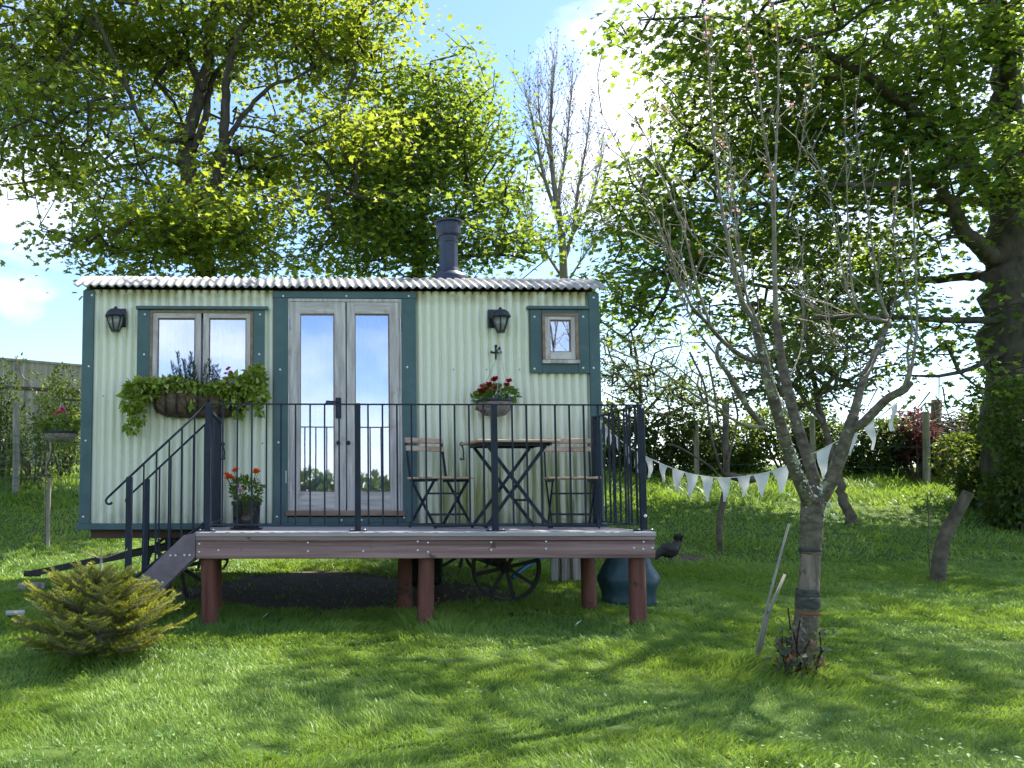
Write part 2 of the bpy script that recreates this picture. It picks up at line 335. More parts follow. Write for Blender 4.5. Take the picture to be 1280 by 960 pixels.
def curve_pts(pts, n=8):
    """Catmull-Rom through the given points"""
    P = [Vector(p) for p in pts]; P = [P[0] * 2 - P[1]] + P + [P[-1] * 2 - P[-2]]; out = []
    for i in range(1, len(P) - 2):
        a, b, c, d = P[i - 1:i + 3]
        for k in range(n):
            t = k / n
            out.append(.5 * ((2 * b) + (c - a) * t + (2 * a - 5 * b + 4 * c - d) * t * t + (3 * b - a - 3 * c + d) * t ** 3))
    return out + [P[-2]]

def hash3(i, j, k, seed):
    h = (i * 374761393 + j * 668265263 + k * 2147483647 + seed * 1274126177) & 0xFFFFFFFF
    h = ((h ^ (h >> 13)) * 1274126177) & 0xFFFFFFFF
    return ((h ^ (h >> 16)) & 0xFFFF) / 65535.0
def vnoise(x, y, z=None, seed=0):
    x = np.asarray(x, float); y = np.asarray(y, float); z = np.zeros_like(x) if z is None else np.asarray(z, float)
    xi, yi, zi = np.floor(x).astype(np.int64), np.floor(y).astype(np.int64), np.floor(z).astype(np.int64)
    u, v, w = x - xi, y - yi, z - zi
    u, v, w = [t * t * (3 - 2 * t) for t in (u, v, w)]
    r = 0
    for a in (0, 1):
        for b in (0, 1):
            for c in (0, 1):
                r = r + hash3(xi + a, yi + b, zi + c, seed) * np.where(a, u, 1 - u) * np.where(b, v, 1 - v) * np.where(c, w, 1 - w)
    return r

MAPLE = (np.array([(0, 0, 0), (.52, .20, .05), (.30, .40, .05), (.46, .78, .07), (.17, .68, .04), (0, 1.0, 0),
                   (-.17, .68, .04), (-.46, .78, .07), (-.30, .40, .05), (-.52, .20, .05)]), [(0, 1, 2, 3, 4, 5), (0, 5, 6, 7, 8, 9)])
OVAL = (np.array([(0, 0, 0), (.30, .42, .07), (0, 1.0, -.06), (-.30, .42, .07)]), [(0, 1, 2), (0, 2, 3)])
IVY = (np.array([(0, 0, 0), (.42, .05, .05), (.30, .45, .05), (0, 1.0, -.05), (-.30, .45, .05), (-.42, .05, .05)]), [(0, 1, 2, 3), (0, 3, 4, 5)])
PETAL = (np.array([(0, 0, 0), (.42, .5, .1), (.25, .95, .05), (-.25, .95, .05), (-.42, .5, .1)]), [(0, 1, 2, 3, 4)])
NEEDLE = (np.array([(.5, 0, 0), (-.5, 0, 0), (0, 1.0, 0)]), [(0, 1, 2)])

def scatter(name, mat, parent, C, S, tmpl, up=None, fwd=None, tint=None, width=None, rng=RNG):
    """one mesh of many small blades: C centres, S sizes, up normals, fwd growth directions"""
    C = np.asarray(C, float); n = len(C); T, F = tmpl
    up = rng.normal(size=(n, 3)) if up is None else np.asarray(up, float)
    fwd = rng.normal(size=(n, 3)) if fwd is None else np.asarray(fwd, float)
    fwd = fwd / (np.linalg.norm(fwd, axis=1, keepdims=True) + 1e-9)
    up = up - fwd * (up * fwd).sum(1, keepdims=True); up = up / (np.linalg.norm(up, axis=1, keepdims=True) + 1e-9)
    sd = np.cross(fwd, up)
    S = np.broadcast_to(np.asarray(S, float), (n,)); W = S if width is None else np.broadcast_to(np.asarray(width, float), (n,))
    off = root_loc(parent) if parent is not None else Vector((0, 0, 0))
    V = (C - np.array(off))[:, None, :] + sd[:, None, :] * (T[None, :, 0:1] * W[:, None, None]) + fwd[:, None, :] * (T[None, :, 1:2] * S[:, None, None]) + up[:, None, :] * (T[None, :, 2:3] * S[:, None, None])
    tint = rng.random(n) if tint is None else np.clip(tint, 0, 1)
    return raw_mesh(name, mat, parent, V.reshape(-1, 3), F, len(T), n, tint)
def raw_mesh(name, mat, parent, V, F, nv, n, tint):
    me = bpy.data.meshes.new(name); me.vertices.add(len(V)); me.vertices.foreach_set('co', np.asarray(V, np.float32).ravel())
    fl = np.concatenate([np.array(f) for f in F]); ln = np.array([len(f) for f in F]); nl = len(fl); nf = len(F)
    idx = (np.arange(n)[:, None] * nv + fl[None, :]).ravel().astype(np.int32)
    me.loops.add(nl * n); me.loops.foreach_set('vertex_index', idx)
    st = (np.arange(n)[:, None] * nl + np.concatenate([[0], np.cumsum(ln)[:-1]])[None, :]).ravel().astype(np.int32)
    me.polygons.add(nf * n); me.polygons.foreach_set('loop_start', st)
    me.update(calc_edges=True)
    at_ = me.attributes.new('tint', 'FLOAT', 'FACE'); at_.data.foreach_set('value', np.repeat(np.asarray(tint, np.float32), nf))
    me.materials.append(M[mat])
    o = bpy.data.objects.new(name, me); COL.objects.link(o)
    if parent is not None: o.parent = parent
    return o

# ------------------------------------------------------------------ the ground
_GY = np.array([-600, -30, -8, -1.2, .3, 2, 4, 6, 9, 12, 20, 600.]); _GZ = np.array([-1.1, -.9, -.30, .0, .03, .13, .42, .82, 1.34, 1.60, 1.70, 1.70])
def gnd(x, y):
    x = np.asarray(x, float); y = np.asarray(y, float)
    z = sum(np.interp(y + o, _GY, _GZ) for o in (-.8, -.4, 0, .4, .8)) / 5
    near = np.exp(-((y - 2) / 14) ** 2)
    return z + near * (.05 * (vnoise(x * .5 + 3, y * .5, seed=3) - .5) + .028 * (vnoise(x * 1.9, y * 1.9, seed=4) - .5))
def G(x, y): return float(gnd(np.array([x]), np.array([y]))[0])
def bare(x, y):
    d = np.sqrt(((x - 2.35) / 1.75) ** 2 + ((y - .85) / 1.15) ** 2) + .35 * (vnoise(x * 2.3, y * 2.3, seed=8) - .5)
    b = np.clip((1.08 - d) / .22, 0, 1)
    d2 = np.hypot((x - at(858, 700, 3.0).x) / .45, (y - 2.9) / .3) + .5 * (vnoise(x * 5, y * 5, seed=9) - .5)
    return np.maximum(b, np.clip((.8 - d2) / .3, 0, 1))
gx = np.concatenate([-np.geomspace(400, 9, 26), np.linspace(-8.8, 13, 150), np.geomspace(13.4, 400, 26)])
gy = np.concatenate([-np.geomspace(500, 12.2, 22), np.linspace(-12, 12.5, 165), np.geomspace(13, 500, 24)])
GX, GY = np.meshgrid(gx, gy, indexing='ij'); GZ = gnd(GX, GY)
nx, ny = len(gx), len(gy)
me = bpy.data.meshes.new('lawn'); ids = np.arange(nx * ny).reshape(nx, ny)
me.from_pydata(np.stack([GX, GY, GZ], -1).reshape(-1, 3).tolist(), [], np.stack([ids[:-1, :-1], ids[1:, :-1], ids[1:, 1:], ids[:-1, 1:]], -1).reshape(-1, 4).tolist())
me.attributes.new('bare', 'FLOAT', 'POINT').data.foreach_set('value', bare(GX, GY).ravel().astype(np.float32))
me.polygons.foreach_set('use_smooth', [True] * len(me.polygons)); me.materials.append(M['ground'])
lawn = bpy.data.objects.new('lawn', me); COL.objects.link(lawn); tag(lawn, 'sloping green lawn with a bare patch under the hut', None, None, 'structure')

# ------------------------------------------------------------------ the hut
W, H0, H1, DEP = 4.732, .754, 2.892, 2.2
hut = thing('shepherd_hut', (W / 2, DEP / 2, G(W / 2, DEP / 2)), 'pale green corrugated shepherd hut with teal trim and barrel roof', 'hut')
def rect(px0, py0, px1, py1, Y=0.0):
    xm, ym = (px0 + px1) / 2, (py0 + py1) / 2
    return at(px0, ym, Y).x, at(px1, ym, Y).x, at(xm, py1, Y).z, at(xm, py0, Y).z       # x0 x1 z0 z1
def slab(mb, r, y0, y1, bevel=.003):
    x0, x1, z0, z1 = r; mb.box(((x0 + x1) / 2, (y0 + y1) / 2, (z0 + z1) / 2), (x1 - x0, y1 - y0, z1 - z0), bevel=bevel); return mb
PITCH_C, AMP = .076, .0125
def corr(mb, x0, x1, z0, z1, y=0.0):
    n = max(2, int((x1 - x0) / PITCH_C * 14))
    mb.sheet(lambda u, v: (x0 + (x1 - x0) * u, y - .011 + 2.7 * AMP * (.5 + .5 * math.cos(2 * math.pi * (x0 + (x1 - x0) * u) / PITCH_C)) ** 2.2, z0 + (z1 - z0) * v), n, 1)
DL, DR_ = rect(342, 364, 360, 650), rect(502, 364, 520, 650)
WIN = rect(188, 390, 316, 486); SW = rect(676, 393, 721, 453)
mb = MB(); corr(mb, .06, WIN[0] + .01, H0, H1); corr(mb, WIN[1] - .01, DL[0] + .04, H0, H1); corr(mb, WIN[0] + .01, WIN[1] - .01, H0, WIN[2]); corr(mb, WIN[0] + .01, WIN[1] - .01, WIN[3], H1)
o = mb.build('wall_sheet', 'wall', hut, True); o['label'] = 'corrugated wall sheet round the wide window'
mb = MB(); corr(mb, DR_[1] - .04, SW[0] + .01, H0, H1); corr(mb, SW[1] - .01, W - .05, H0, H1); corr(mb, SW[0] + .01, SW[1] - .01, H0, SW[2] + .01); corr(mb, SW[0] + .01, SW[1] - .01, SW[3] - .01, H1)
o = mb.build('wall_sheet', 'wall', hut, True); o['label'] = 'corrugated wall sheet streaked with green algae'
# end walls, back wall, floor, lining
RISE, HALF = .30, DEP / 2 + .09
RAD = (HALF ** 2 + RISE ** 2) / (2 * RISE)
def arch_z(y): return H1 + .02 - (RAD - RISE) + math.sqrt(max(RAD ** 2 - (y - DEP / 2) ** 2, 0)) - .015
for x0, x1 in ((0.012, .04), (W - .04, W - .012)):
    ys = np.linspace(0.03, DEP, 15); pr = [(0.03, H0)] + [(y, arch_z(y) - .02) for y in ys] + [(DEP, H0)]; k = len(pr); mb = MB()
    mb.add([(x0, y, z) for y, z in pr] + [(x1, y, z) for y, z in pr], [tuple(range(k)), tuple(range(2 * k - 1, k - 1, -1))] + [(i, i + k, (i + 1) % k + k, (i + 1) % k) for i in range(k)])
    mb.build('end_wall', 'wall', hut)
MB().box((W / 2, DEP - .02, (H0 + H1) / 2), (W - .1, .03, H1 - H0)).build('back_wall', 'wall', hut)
MB().box((W / 2, DEP / 2, H0 + .02), (W - .1, DEP - .1, .03)).build('floor_board', 'dark_inside', hut)
# roof: one curved corrugated sheet
def roof_f(u, v):
    a0 = math.asin(HALF / RAD); x = -.075 + (W + .15) * u; a = -a0 + 2 * a0 * v
    r = RAD + .0115 * math.cos(2 * math.pi * x / PITCH_C)
    return (x, DEP / 2 + r * math.sin(a), H1 + .02 - (RAD - RISE) + r * math.cos(a))
roof = MB().sheet(roof_f, int((W + .15) / PITCH_C * 8), 22).build('roof', 'roof', hut, True)
sm = roof.modifiers.new('thick', 'SOLIDIFY'); sm.thickness = .006; sm.offset = -1
mb = MB(); slab(mb, (.0, W, H1 - .02, H1 + .012), .02, .05); mb.build('wall_plate', 'brown_beam', hut)
# trims
def trim(r, y0=-.040, y1=-.0115, name='trim_board', mat='trim', bev=.003): return slab(MB(), r, y0, y1, bev).build(name, mat, hut)
zt = H1 - .012
trim((0.0, .098, H0 + .013, zt), name='corner_trim'); trim((W - .098, W, H0 + .013, zt), name='corner_trim')
slab(MB(), (-.004, .0, H0 + .013, zt), -.03, .09).build('corner_trim', 'trim', hut)
trim((DL[0], DL[1], H0 + .013, at(440, 374, 0).z)); trim((DR_[0], DR_[1], H0 + .013, at(440, 374, 0).z))
trim((DL[0] - .006, DR_[1] + .006, at(440, 374, 0).z + .001, zt))
trim((DL[1] + .002, DR_[0] - .002, H0 + .013, at(430, 646, 0).z))
r = rect(172, 388, 188, 505); trim(r); r2 = rect(317, 388, 331, 505); trim(r2)
trim((r[0] - .012, r2[1] + .03, r[3] + .001, r[3] + .03), -.065, -.0105, 'drip_board')
# small window surround
S0 = rect(662, 388, 736, 467); zs = SW
trim((S0[0], zs[0], S0[2], S0[3])); trim((zs[1], W - .1, S0[2], S0[3])); trim((zs[0] + .001, zs[1] - .001, S0[2], zs[2])); trim((zs[0] + .001, zs[1] - .001, zs[3], S0[3] - .001))
trim((S0[0] - .03, W - .097, S0[3] + .001, S0[3] + .03), -.062, -.0105, 'drip_board')
slab(MB(), (-.03, W + .02, H0 - .045, H0 + .012), -.055, .06).build('base_board', 'trim', hut)
# screw heads, one small mesh per board run
mb = MB()
for px, py in ((115, 369), (111, 458), (107, 551), (104, 646), (181, 393), (180, 443), (325, 393), (324, 443), (354, 370), (433, 370), (511, 370), (350, 462), (348, 553), (346, 646), (509, 459), (508, 553), (505, 647), (742, 372), (742, 460), (668, 396), (729, 396), (668, 461), (729, 460), (427, 650), (452, 650)):
    p = at(px, py, -.04); mb.ball((p.x, -.040, p.z), .011, 8, (1, .5, 1))
mb.build('screw_heads', 'screw', hut, True)
mb = MB()
for px, py in ((562, 462), (603, 462), (645, 462), (562, 370), (166, 368), (127, 495), (154, 648), (196, 648), (325, 554), (566, 640), (640, 648), (700, 648)):
    p = at(px, py, 0); xx = round(p.x / PITCH_C - .5) * PITCH_C + PITCH_C / 2; mb.ball((xx, -.012, p.z), .008, 6, (1, .6, 1))
mb.build('sheet_screws', 'steel', hut, True)
def ring(r, g, y0, y1):
    o_ = [(r[0], r[2]), (r[1], r[2]), (r[1], r[3]), (r[0], r[3])]; i_ = [(g[0], g[2]), (g[1], g[2]), (g[1], g[3]), (g[0], g[3])]
    vs = [(x, y, z) for y in (y0, y1) for pr in (o_, i_) for x, z in pr]; fs = []
    for k in range(4):
        n = (k + 1) % 4; fs += [(k, n, 4 + n, 4 + k), (8 + n, 8 + k, 12 + k, 12 + n), (n, k, 8 + k, 8 + n), (4 + k, 4 + n, 12 + n, 12 + k)]
    return MB().add(vs, fs)
# double door
JO = rect(358.5, 374.5, 503, 645)
jz1 = JO[3]; jw = .026
ring((JO[0], JO[1], JO[2] + .012, jz1), (JO[0] + jw, JO[1] - jw, JO[2] + .05, jz1 - jw), -.034, .07).build('door_frame', 'oak', hut)
slab(MB(), (JO[0] - .01, JO[1] + .01, JO[2] + .002, JO[2] + .048), -.075, .07, .006).build('door_sill', 'oak_dark', hut)
def casement(name, r, g, depth0, depth1, parent, bar=None):
    """sash r with glass g; stiles full height, rails between them; pane and curtain behind"""
    s = ring(r, g, depth0, depth1).build(name, 'oak', parent)
    for q in ((g[0] + .0015, g[1] - .0015, r[2] + .004, g[2] - .002), (g[0] + .0015, g[1] - .0015, g[3] + .002, r[3] - .004)): slab(MB(), q, depth0 - .003, depth0 + .004, .001).build('rail', 'oak_h', s)
    ring((g[0] + .001, g[1] - .001, g[2] + .001, g[3] - .001), (g[0] + .009, g[1] - .009, g[2] + .009, g[3] - .009), depth0 + .012, depth0 + .022).build('glazing_bead', 'oak_dark', s)
    slab(MB(), (g[0] - .004, g[1] + .004, g[2] - .004, g[3] + .004), depth0 + .024, depth0 + .028, 0).build('pane', 'pane', s)
    return s
def rz(px0, px1, py0, py1): return rect(px0, py0, px1, py1)
dl = casement('door', (JO[0] + jw + .003, rz(362, 431.8, 377, 637)[1], JO[2] + .052, jz1 - jw - .003), rz(375, 418, 393, 615), -.028, .016, hut)
dr = casement('door', (rz(433.6, 500, 377, 637)[0], JO[1] - jw - .003, JO[2] + .052, jz1 - jw - .003), rz(443.5, 487, 393, 615), -.028, .016, hut)
h = at(423, 503, -.04); mb = MB(); mb.box((h.x, -.034, h.z - .05), (.05, .012, .19), bevel=.004); mb.tube([(h.x, -.03, h.z), (h.x, -.075, h.z), (h.x - .02, -.085, h.z), (h.x - .115, -.085, h.z + .004)], .009, 8); mb.build('handle', 'iron', dl)
for px, pr in ((423, dl), (435.5, dr)):
    k = at(px, 553.5, -.04); MB().ball((k.x, -.045, k.z), .02, 10, (1, .9, 1)).build('knob', 'lampblack', pr, True)
for px, py, pr in ((361, 405, dl), (361, 498, dl), (357.5, 596, dl), (500.5, 405, dr), (500, 498, dr), (498.5, 597, dr)):
    k = at(px, py, -.04); MB().tube([(k.x, -.038, k.z - .055), (k.x, -.038, k.z + .055)], .008, 6).build('hinge', 'steel', pr)
cu = MB(); cx0, cx1 = JO[0] + .06, JO[1] - .06
cu.sheet(lambda u, v: (cx0 + (cx1 - cx0) * u, .07 + .016 * math.sin(u * 46 + math.sin(u * 9) * 2), JO[2] + .12 + (JO[3] - JO[2] - .2) * v), 90, 1); cu.build('curtain', 'curtain', hut, True)
# wide window
fw = .022
wf = ring(WIN, (WIN[0] + fw, WIN[1] - fw, WIN[2] + fw, WIN[3] - fw * .7), -.036, .06).build('window', 'oak_dark', hut)
wl = casement('casement', (WIN[0] + fw + .002, rz(192, 251.5, 392, 480)[1], WIN[2] + fw + .002, WIN[3] - fw * .7 - .002), rz(197.5, 244, 398.5, 476), -.03, .014, wf)
wr = casement('casement', (rz(254.2, 313, 392, 480)[0], WIN[1] - fw - .002, WIN[2] + fw + .002, WIN[3] - fw * .7 - .002), rz(261.5, 308, 398.5, 476), -.03, .014, wf)
for a, b in ((.05, .30), (.36, .60), (.66, .95)):
    x0 = WIN[0] + (WIN[1] - WIN[0]) * a; x1 = WIN[0] + (WIN[1] - WIN[0]) * b
    MB().sheet(lambda u, v: (x0 + (x1 - x0) * u, .09 + .014 * math.sin(u * 22), WIN[2] + .03 + (WIN[3] - WIN[2] - .07) * v), 40, 1).build('curtain', 'curtain', hut, True)
# small window
sf = ring((zs[0] + .002, zs[1] - .002, zs[2] + .002, zs[3] - .002), (zs[0] + .026, zs[1] - .026, zs[2] + .02, zs[3] - .026), -.055, .05).build('window', 'oak_dark', hut); sf['label'] = 'small square window with brown outer frame'
slab(MB(), (zs[0] - .004, zs[1] + .004, zs[2] - .018, zs[2] + .014), -.068, -.042).build('sill', 'oak', sf)
g_ = rz(685.5, 712, 401, 441); casement('casement', (zs[0] + .028, zs[1] - .028, zs[2] + .02, zs[3] - .028), g_, -.046, 0.0, sf)
MB().box(((zs[0] + zs[1]) / 2, .16, (zs[2] + zs[3]) / 2), (.34, .01, .5)).build('dark_backing', 'dark_inside', hut)  # dark sheet behind the small pane, stands in for the interior shade
# flue
fc = at(561, 345, .62); fz = fc.z; fs_ = 1 / sc(.62)
mb = MB(); y_ = .62
flue = MB().lathe((fc.x, y_, 0), [(.098, fz - .25), (.098, fz + .06), (.091, fz + .10), (.091, fz + .33), (.098, fz + .335), (.098, fz + .355), (.091, fz + .36), (.091, fz + .42)], 28).build('flue', 'flue', hut, True)
smooth_by_angle(flue)
smooth_by_angle(MB().lathe((fc.x, y_, 0), [(.19, fz - .10), (.186, fz - .03), (.175, fz - .005), (.118, fz + .03), (.106, fz + .07)], 28).build('flashing', 'flue', flue))
smooth_by_angle(MB().lathe((fc.x, y_, 0), [(.108, fz + .40), (.122, fz + .415), (.124, fz + .50), (.112, fz + .505), (.112, fz + .53), (.142, fz + .535), (.142, fz + .55), (.06, fz + .565), (.02, fz + .57)], 28).build('cap', 'flue', flue))
# chassis, axles, wheels, drawbar
x0 = at(113, 666, .05).x
slab(MB(), (x0, W - .15, H0 - .125, H0 - .047), .06, .13).build('chassis_beam', 'brown_beam', hut)
slab(MB(), (x0, W - .15, H0 - .125, H0 - .047), DEP - .13, DEP - .06).build('chassis_beam', 'brown_beam', hut)
xw1, xw2 = at(632, 709, .12).x, at(226, 709, .12).x
for xw in (xw1, xw2):
    slab(MB(), (xw - .2, xw + .2, H0 - .25, H0 - .125), .5, DEP - .5).build('bolster', 'chassis', hut)
    zc = G(xw, .12) + .315
    MB().tube([(xw, .02, zc), (xw, DEP - .02, zc)], .028, 10).build('axle', 'chassis', hut, True)
    mb = MB(); slab(mb, (xw - .05, xw + .05, zc, H0 - .125), .42, .52); mb.build('axle_bracket', 'chassis', hut); mb = MB(); slab(mb, (xw - .05, xw + .05, zc, H0 - .125), DEP - .52, DEP - .42); mb.build('axle_bracket', 'chassis', hut)
    for yw in (.10, DEP - .10):
        mb = MB(); n = 40; rr = .315
        prof = [(rr, -.03), (rr, .03), (rr - .028, .022), (rr - .028, -.022)]
        vs = [(xw + q * math.cos(2 * math.pi * i / n), yw + w_, zc + q * math.sin(2 * math.pi * i / n)) for i in range(n) for q, w_ in prof]
        mb.add(vs, [(i * 4 + j, i * 4 + (j + 1) % 4, ((i + 1) % n) * 4 + (j + 1) % 4, ((i + 1) % n) * 4 + j) for i in range(n) for j in range(4)])
        wh = mb.build('wheel', 'chassis', hut, False)
        mb = MB(); mb.tube([(xw, yw - .06, zc), (xw, yw + .05, zc)], [.045, .055], 14); mb.build('hub', 'chassis', wh, False)
        for k in range(8):
            a = R(12 + 45 * k + (yw * 9)); MB().bar((xw + .04 * math.cos(a), yw, zc + .04 * math.sin(a)), (xw + .29 * math.cos(a), yw, zc + .29 * math.sin(a)), .014, .034, (0, 1, 0)).build('spoke', 'chassis', wh)
db = at(38, 717, .95)
mb = MB(); mb.bar((xw2, .55, H0 - .2), (db.x, db.y - .03, db.z), .05, .06); mb.bar((xw2, 1.6, H0 - .2), (db.x + .02, db.y + .05, db.z), .05, .06); mb.tube([(db.x - .06, db.y, db.z), (db.x + .1, db.y, db.z)], .03, 8); mb.build('drawbar', 'chassis', hut)

# ------------------------------------------------------------------ deck
YF = -1.24
xdl, xdr = at(245, 685, YF).x, at(819, 680, YF).x; ZD = .735
deck = thing('timber_deck', ((xdl + xdr) / 2, -.6, G(2.9, -.6)), 'purple-brown stained timber deck on round posts with side steps', 'deck')
nb = 10; bw = (-.06 - (YF - .012)) / nb
for i in range(nb):
    yc = YF - .012 + bw * (i + .5)
    MB().box(((xdl + xdr) / 2 + random.uniform(-.004, .004), yc, ZD - .018), (xdr - xdl + .01, bw - .007, .036), bevel=.005).build('deck_board', 'deck_top', deck)
mb = MB(); slab(mb, (xdl, xdr, ZD - .066, ZD - .038), YF - .006, YF + .04, .003); mb.build('edge_board', 'deck', deck)
slab(MB(), (xdl, xdr, .533, ZD - .069), YF, YF + .045, .005).build('fascia_board', 'deck', deck)
slab(MB(), (xdl, xdl + .045, .535, ZD - .069), YF + .047, -.08, .004).build('fascia_board', 'deck', deck); slab(MB(), (xdr - .045, xdr, .535, ZD - .069), YF + .047, -.08, .004).build('fascia_board', 'deck', deck)
for i in range(1, 8):
    xj = xdl + (xdr - xdl) * i / 8; slab(MB(), (xj - .022, xj + .022, .545, ZD - .038), YF + .047, -.08, 0).build('joist', 'deck', deck)
mb = MB()
for px, py in ((249, 680), (249, 690), (273, 688), (385, 678.5), (385, 689), (454, 689), (522, 677), (522, 688), (535, 678.5), (535, 690), (614, 678), (614, 687.5), (682.5, 677), (682.5, 686), (792.5, 674), (792.5, 685), (804.5, 677.5), (804, 686.5), (815.5, 674), (815.5, 685)):
    p = at(px, py, YF); mb.ball((p.x, YF - .001, p.z), .009, 8, (1, .6, 1))
mb.build('bolt_heads', 'screw', deck, True)
for px, Y, top in ((262, -1.13, .532), (532, -1.13, .532), (797, -1.13, .532), (506, -.28, .54), (736, -.28, .54), (268, -.28, .54)):
    x = at(px, 740, Y).x; zb = G(x, Y) - .15; lean = random.uniform(-.012, .012)
    smooth_by_angle(MB().tube([(x + lean, Y, zb), (x, Y, (zb + top) / 2), (x - lean, Y, top)], [.066, .064, .062], 18).build('post', 'leg', deck))
# steps going down to the left
sl = .90; sx0 = xdl - .005; zr_ = ZD - .03; zg = G(sx0 - .8, -.7)
run = (zr_ - zg) / sl + .04
def stringer(y0, y1):
    pr = [(sx0, zr_ + .02), (sx0 - .09, zr_ + .005), (sx0 - run, zg + .0), (sx0 - run + .24, zg - .02), (sx0, zr_ - .155)]; k = len(pr)
    mb = MB(); mb.add([(x, y0, z) for x, z in pr] + [(x, y1, z) for x, z in pr], [tuple(range(k)), tuple(range(2 * k - 1, k - 1, -1))] + [(i, i + k, (i + 1) % k + k, (i + 1) % k) for i in range(k)]); return mb
stringer(YF, YF + .045).build('stringer', 'deck_slope', deck); stringer(-.38, -.335).build('stringer', 'deck_slope', deck)
for i in range(1, 4):
    z = zr_ - (zr_ - zg) * i / 4; x = sx0 - (zr_ - z) / sl
    MB().box((x + .05, (YF - .335) / 2 + .0, z), (.24, -.335 - YF - .098, .036), bevel=.004).build('tread', 'deck_top', deck)
mb = MB()
for px, py in ((213, 694.5), (219.5, 694.5), (230.5, 694), (237, 694), (180.5, 728.5), (187.5, 728.5), (197, 728), (203, 728)):
    p = at(px, py, YF); mb.ball((p.x, YF - .001, p.z), .009, 8, (1, .6, 1))
mb.build('bolt_heads', 'screw', deck, True)

# ------------------------------------------------------------------ metal railing
rail = thing('metal_railing', (2.95, -1.13, ZD), 'dark blue iron railing with balusters round the deck and steps', 'railing')
YR, ZT, XL, XR = -1.135, 1.728, 1.246, 4.645; ZB = ZD + .05
def rpost(x, y, z0=ZD, z1=ZT + .004, w=.045):
    o = MB().box((x, y, (z0 + z1) / 2), (w, w, z1 - z0), bevel=.003).build('rail_post', 'iron', rail)
    mb = MB(); mb.box((x, y, z0 + .005), (.13, .11, .010), bevel=.002); mb.build('foot_plate', 'iron', o)
    mb = MB()
    for i in (-1, 1): mb.ball((x + .05 * i, y - .035, z0 + .014), .010, 8, (1, 1, .7))
    mb.build('bolt_heads', 'screw', o, True)
    return o
posts = [XL, at(447, 560, YR).x, at(618, 560, YR).x, XR]
for x in posts: rpost(x, YR)
rpost(XR, -.09); rpost(XL, -.09)
MB().box(((XL + XR) / 2, YR, ZT - .004), (XR - XL - .045, .034, .010)).build('top_rail', 'iron', rail)
for a, b in zip(posts[:-1], posts[1:]): MB().box(((a + b) / 2, YR, ZB), (b - a - .045, .034, .010)).build('bottom_rail', 'iron', rail)
def balusters(pts, zt, zb):
    for (x, y) in pts: MB().box((x, y, (zt(x) + zb(x)) / 2), (.013, .013, zt(x) - zb(x) - .008)).build('baluster', 'iron', rail)
bx = [XL + (XR - XL) * i / 30 for i in range(1, 30)]
balusters([(x, YR) for x in bx if min(abs(x - p) for p in posts) > .045], lambda x: ZT - .005, lambda x: ZB)
# right side panel
MB().box((XR, (YR - .09) / 2, ZT - .004), (.034, -.09 - YR - .045, .010)).build('top_rail', 'iron', rail); MB().box((XR, (YR - .09) / 2, ZB), (.034, -.09 - YR - .045, .010)).build('bottom_rail', 'iron', rail)
balusters([(XR, YR + (-.09 - YR) * i / 9) for i in range(1, 9)], lambda x: ZT - .005, lambda x: ZB)
p = at(803, 509, YR - .03); MB().ball((XR + .005, YR - .026, p.z), .012, 8, (1, .6, 1)).build('cap_bolt', 'screw', rail, True)
p = at(804, 645, YR - .03); MB().ball((XR + .005, YR - .026, p.z), .014, 8, (1, .6, 1)).build('cap_bolt', 'screw', rail, True)
# gate at the head of the steps, seen almost edge on
mb = MB(); ga, gb, gz = YR + .05, -.14, ZT - .045
mb.box((XL + .012, ga, (ZB + gz) / 2), (.03, .03, gz - ZB)); mb.box((XL + .012, gb, (ZB + gz) / 2), (.03, .03, gz - ZB))
mb.box((XL + .012, (ga + gb) / 2, gz - .012), (.03, gb - ga - .032, .024)); mb.box((XL + .012, (ga + gb) / 2, ZB + .012), (.03, gb - ga - .032, .024))
gate = mb.build('gate', 'iron', rail)
for i in range(1, 9): MB().box((XL + .012, ga + (gb - ga) * i / 9, (ZB + gz) / 2), (.013, .013, gz - ZB - .05)).build('gate_bar', 'iron', gate)
# stair handrails with curled ends
def handrail(Y, post_px=None):
    x_top = XL - .02; z_top = ZT - .015; a = at(160, 598, YR); k = (z_top - a.z) / (x_top - a.x)
    xe = at(140, 612, YR).x; ze = z_top + (xe - x_top) * k
    line = [(x_top, Y, z_top), (xe, Y, ze)]
    hook = [(xe - .035, Y, ze - .035), (xe - .045, Y, ze - .058), (xe - .034, Y, ze - .078), (xe - .012, Y, ze - .080), (xe + .004, Y, ze - .068)]
    MB().tube(line + curve_pts([line[1]] + hook, 4)[1:], .0095, 8).build('handrail', 'iron', rail, True)
    xl0, zl0 = XL - .03, ZD + .065; b = at(165, 725, YR); kk = (zl0 - b.z) / (xl0 - b.x)
    MB().tube([(xl0, Y, zl0), (b.x + .015, Y, zl0 + (b.x + .015 - xl0) * kk)], .011, 6).build('lower_rail', 'iron', rail)
    xp = a.x + .012
    zpb = max(G(xp, Y), zr_ - (sx0 - xp) * sl - .05); zpt = z_top + (xp - x_top) * k
    MB().box((xp, Y, (zpb + zpt) / 2), (.048, .045, zpt - zpb), bevel=.003).build('rail_post', 'iron', rail)
    n = 5
    for i in range(1, n + 1):
        x = xp + (x_top - xp) * i / (n + 1) + .012
        zt_, zb_ = z_top + (x - x_top) * k, zl0 + (x - xl0) * kk
        MB().box((x, Y, (zt_ + zb_) / 2), (.013, .013, zt_ - zb_)).build('baluster', 'iron', rail)
handrail(YR); handrail(-.30)

